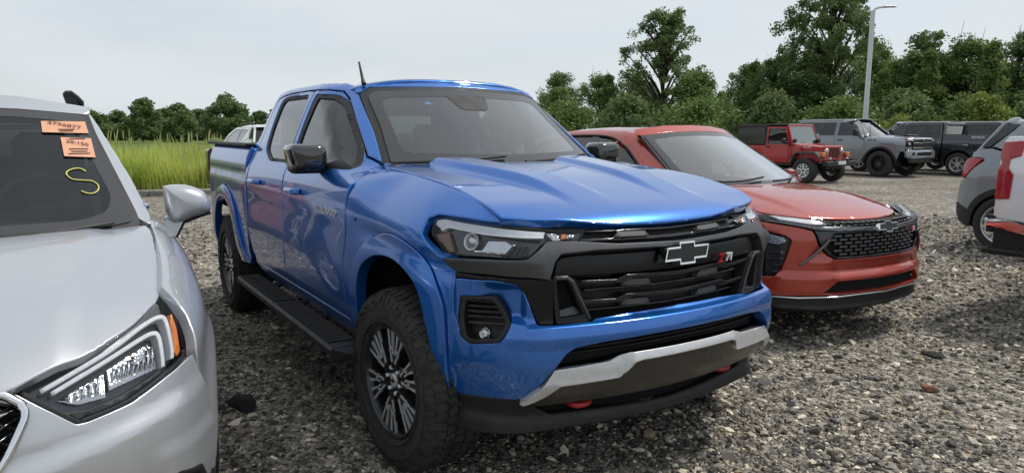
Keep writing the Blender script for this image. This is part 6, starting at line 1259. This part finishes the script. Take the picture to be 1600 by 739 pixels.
for pr, x, y, s, sz, rz, lab in [
    ('big', -27.5, 43.2, .80, 1.03, 0, 'tallest dense tree, reaching the top of the picture beside the lamp pole'),
    ('airy', -37.3, 37.2, 1., 1., 1.2, 'tall open-crowned tree with sky showing through, left of the tallest tree'),
    ('a1', -45.6, 33.5, .85, .84, .3, 'small tree just right of the blue pickup windshield corner'),
    ('a2', -39.9, 33.2, .82, .82, 1., 'low green tree left of the open-crowned tree'),
    ('b2', -42.3, 38.7, .88, .86, 2., 'dark tree behind the foot of the open-crowned tree'),
    ('a1', -33.8, 37.2, 1.1, .95, 2.5, 'broad rounded green tree right of the open-crowned tree'),
    ('b1', -36.1, 44.6, 1., 1., .7, 'dark tree above the orange-red crossover windshield'),
    ('b2', -29.8, 39.7, .8, .88, 3., 'pointed dark tree touching the left edge of the tallest tree'),
    ('b1', -32.6, 46.4, 1., 1.1, 4., 'dark tree hidden half behind the left of the tallest tree'),
    ('a2', -28.3, 49.3, 1., 1.15, 5., 'green tree behind the lamp pole'),
    ('a1', -23.8, 45.2, .85, 1.02, 4.4, 'green tree just right of the lamp pole'),
    ('airy2', -21.6, 45.0, 1., 1., 0, 'thin wispy tree rising over its neighbours right of the lamp pole'),
    ('col', -21.6, 43.1, 1., 1., 0, 'narrow dark vine-covered column of a tree right of the pole'),
    ('a2', -19.8, 46.0, 1.08, 1.03, .9, 'wide bright green tree above the black pickups'),
    ('b2', -17.8, 47.3, 1.0, 1.02, 1.9, 'dark twiggy tree near the right edge of the picture'),
    ('b1', -17.0, 51.0, 1., 1.02, 3.3, 'dark tree cut by the right edge of the picture'),
    ('b2', -25.5, 48.5, 1., .9, 3.3, 'dark tree filling the gap behind the lamp pole trees')]:
    plant(PR[pr], 'woodland_tree', lab, x, y, s, rz, sz, W_)
for i, (x, y, s, lab) in enumerate([(-38.2, 32.6, .98, 'pointed young tree rising left of the open-crowned tree'), (-31.6, 40.6, 1.12, 'pointed young tree just left of the tallest tree'), (-33.4, 41.6, .95, 'slender pointed tree between the two tall trees'), (-23.2, 42.6, .95, 'pointed pale tree beside the lamp pole top half'), (-20.6, 42.8, 1.1, 'pointed tree in front of the column tree'), (-17.6, 43.8, 1.15, 'pointed tree above the farther black pickup'), (-43.8, 31.8, .85, 'pointed young tree beside the blue pickup windshield pillar')]):
    plant(PR['spire'], 'woodland_tree', lab, x, y, s*.9, i*2.9, s, W_)
for i, (x, y, k, lab) in enumerate([(-36.5, 27.5, 'bush', 'low shrub at the lot edge, leftmost of the hedge behind the crossover roof'), (-32.2, 29.5, 'bush2', 'dark shrub behind the left end of the crossover roof'), (-28.8, 32.0, 'bush', 'green shrub behind the crossover windshield'), (-25.5, 34.5, 'bush2', 'dark shrub behind the black hardtop of the red off-roader'),
        (-22.4, 36.8, 'bush', 'green shrub behind the grey pickup cab'), (-19.6, 39.0, 'bush2', 'dark shrub behind the lamp pole foot'), (-17.0, 41.0, 'bush', 'green shrub behind the nearer black pickup'), (-14.2, 42.6, 'bush2', 'dark shrub behind the farther black pickup'), (-11.2, 44.6, 'bush', 'green shrub behind the grey SUV roof'), (-41, 25.5, 'bush2', 'dark shrub hidden behind the blue pickup cab')]):
    plant(PR[k], 'shrub', lab, x, y, 1.1+.1*(i % 3), i*1.3, 1.15+.15*(i % 2), 'hedge of shrubs below the woods', 'shrub', ('stem', 'foliage'))
plant(PR['ybush'], 'bright_shrub', 'bright yellow-green sapling standing out before the dark woods at right', -14.6, 36.6, 1., 0, 1., cat='shrub', parts=('stem', 'foliage'))
plant(PR['ybush2'], 'bright_shrub', 'pale yellow-green bush directly behind the grey pickup hood', -15.9, 32.6, 1., 0, 1., cat='shrub', parts=('stem', 'foliage'))
plant(PR['ybush2'], 'bright_shrub', 'pale yellow-green bush behind the grey pickup windshield', -18.6, 33.2, .9, 2., .9, cat='shrub', parts=('stem', 'foliage'))
for i, (pr, x, y, s, sz, lab) in enumerate([('far', -126.8, 3.4, 1., .78, 'far tree at the silver SUV A-pillar'), ('far2', -109.1, 8.7, .95, .98, 'tallest far tree left of the field gap'), ('far', -119.4, 14.8, 1., .95, 'twin-topped far tree in the middle of the left tree line'),
        ('far', -102.6, 18.8, 1.06, 1.07, 'large round far tree behind the white SUV'), ('far2', -112.6, 25.4, .75, .76, 'small far tree beside the blue pickup C-pillar'), ('far', -145.1, 8.2, 1.15, .85, 'far tree filling the left tree line behind its tallest tree'), ('far2', -142.2, 21.9, 1.3, .92, 'far tree in the gap left of the large round tree'),
        ('far', -138.9, -.8, 1.1, .85, 'far tree hidden behind the silver SUV roof'), ('far2', -135.4, 13.9, 1.1, .86, 'far tree between the two taller far trees'), ('far2', -113.5, 29.6, 1.1, .92, 'far tree behind the blue pickup rear window'), ('far', -104.7, 34.1, 1.1, .98, 'far tree behind the blue pickup cab'), ('far', -79.4, 55., .9, .62, 'low far tree right of the blue pickup roof')]):
    plant(PR[pr], 'far_tree', lab, x, y, s, i*1.7, sz, 'far tree line across the field')
for i, (x, y) in enumerate([(-150, -6), (-150, 1), (-150, 8), (-149, 15), (-147, 22), (-144, 29)]):
    plant(PR['far'], 'far_tree', ('first', 'second', 'third', 'fourth', 'fifth', 'sixth')[i]+' low tree from the left in the back row of the far tree line', x, y, 1.35, i*2.1, .62, 'far tree line back row')
# ---------------------------------------------------------------- tall grass behind the kerb
def grass():
    r = np.random.default_rng(9); n = 38000; x = -15.95-9.5*r.random(n)**1.4; y = r.uniform(-9.5, 3.4, n); y = np.where(x > -16.3, np.minimum(y, 1.2), y)
    h = r.uniform(.62, 1.22, n)*(1+.18*np.sin(x*1.3+y*.9)*np.sin(y*1.7))+(r.random(n) < .02)*.3; w_ = r.uniform(.008, .018, n)
    a = r.uniform(0, 2*math.pi, n); b = r.uniform(.05, .45, n)*h; d = np.stack([np.cos(a), np.sin(a)], 1); s = np.stack([-d[:,1], d[:,0]], 1)
    V = []; 
    for t, ww in ((0, 1.), (.4, .9), (.75, .6), (1., .08)):
        c = np.stack([x, y], 1)+d*(b*t*t)[:,None]; z = h*(t-.18*t*t*(b/h)*2)
        for sg in (-1, 1): V.append(np.concatenate([c+s*(sg*w_*ww)[:,None], z[:,None]-.05], 1))
    V = np.stack(V, 1).reshape(-1, 3); k = np.arange(n)[:,None]*8; F = np.concatenate([k+np.array([0, 1, 3, 2]), k+np.array([2, 3, 5, 4]), k+np.array([4, 5, 7, 6])], 0)
    me = quick_mesh('tall_grass', V, F, leaf_mat('grass_blade', (.36, .47, .08), (.58, .62, .17), .45)); o = link(bpy.data.objects.new('tall_grass', me)); tag(o, 'tall bright green wild grass growing behind the concrete kerb', 'grass', kind='stuff')
grass()
def stalks():
    r = np.random.default_rng(10); n = 260; x = -15.9-8*r.random(n)**1.5; y = r.uniform(-9., 3., n); y = np.where(x > -16.3, np.minimum(y, 1.), y); h = r.uniform(.9, 1.62, n); a = r.uniform(0, 6.3, n); b = r.uniform(.02, .25, n)
    V = []
    for t, w_ in ((0, .004), (.8, .004), (.82, .012), (.93, .014), (1., .002)):
        c = np.stack([x+np.cos(a)*b*t*t, y+np.sin(a)*b*t*t], 1)
        for sg in (-1, 1): V.append(np.concatenate([c+np.stack([np.zeros(n), np.full(n, sg*w_)], 1), (h*t-.05)[:,None]], 1))
    V = np.stack(V, 1).reshape(-1, 3); k = np.arange(n)[:,None]*10; F = np.concatenate([k+np.array([i, i+1, i+3, i+2]) for i in (0, 2, 4, 6)], 0)
    o = link(bpy.data.objects.new('seed_stalks', quick_mesh('seed_stalks', V, F, leaf_mat('dry_stalk', (.32, .32, .12), (.46, .44, .20), .3)))); tag(o, 'dry tan seed stalks scattered through the tall grass', 'grass', kind='stuff')
stalks()
conc = mat('concrete', (.30, .28, .24), .9, nscale=9, namt=.3, bump=.4, bscale=60, spec=.2)
kb = thing('kerb', 'pale concrete kerb between the gravel lot and the tall grass', 'kerb', (-15.75, 0, 0), math.radians(-20.5+0))
for i in range(6):
    MB().box((0, -7.0+i*1.5, .045), (.32, 1.485, .17), bev=.02).build('kerb_stone', conc, kb)
# ---------------------------------------------------------------- lamp pole
galv = mat('galvanised_steel', (.66, .68, .70), .55, .15, nscale=14, namt=.12, rvar=.08)
lp = thing('lamp_pole', 'tall pale grey lamp pole with a short lamp arm behind the grey pickup', 'lamp pole', (-15.1, 27.4, 0))
MB().tube([(0, 0, 0), (0, 0, 6.62)], [.11, .09], 12).build('pole', galv, lp)
MB().lathe([(.0005, .06), (.24, .06), (.26, .03), (.26, 0)], 'z', 16).build('base_plate', galv, lp)
MB().tube(spl([(0, 0, 6.55), (.06, .09, 6.70), (.16, .26, 6.76), (.30, .48, 6.78)], 4), .05, 8).build('lamp_arm', galv, lp)
MB().box((.36, .58, 6.79), (.55, .24, .07), rz=1.0, bev=.03).build('lamp_head', galv, lp)
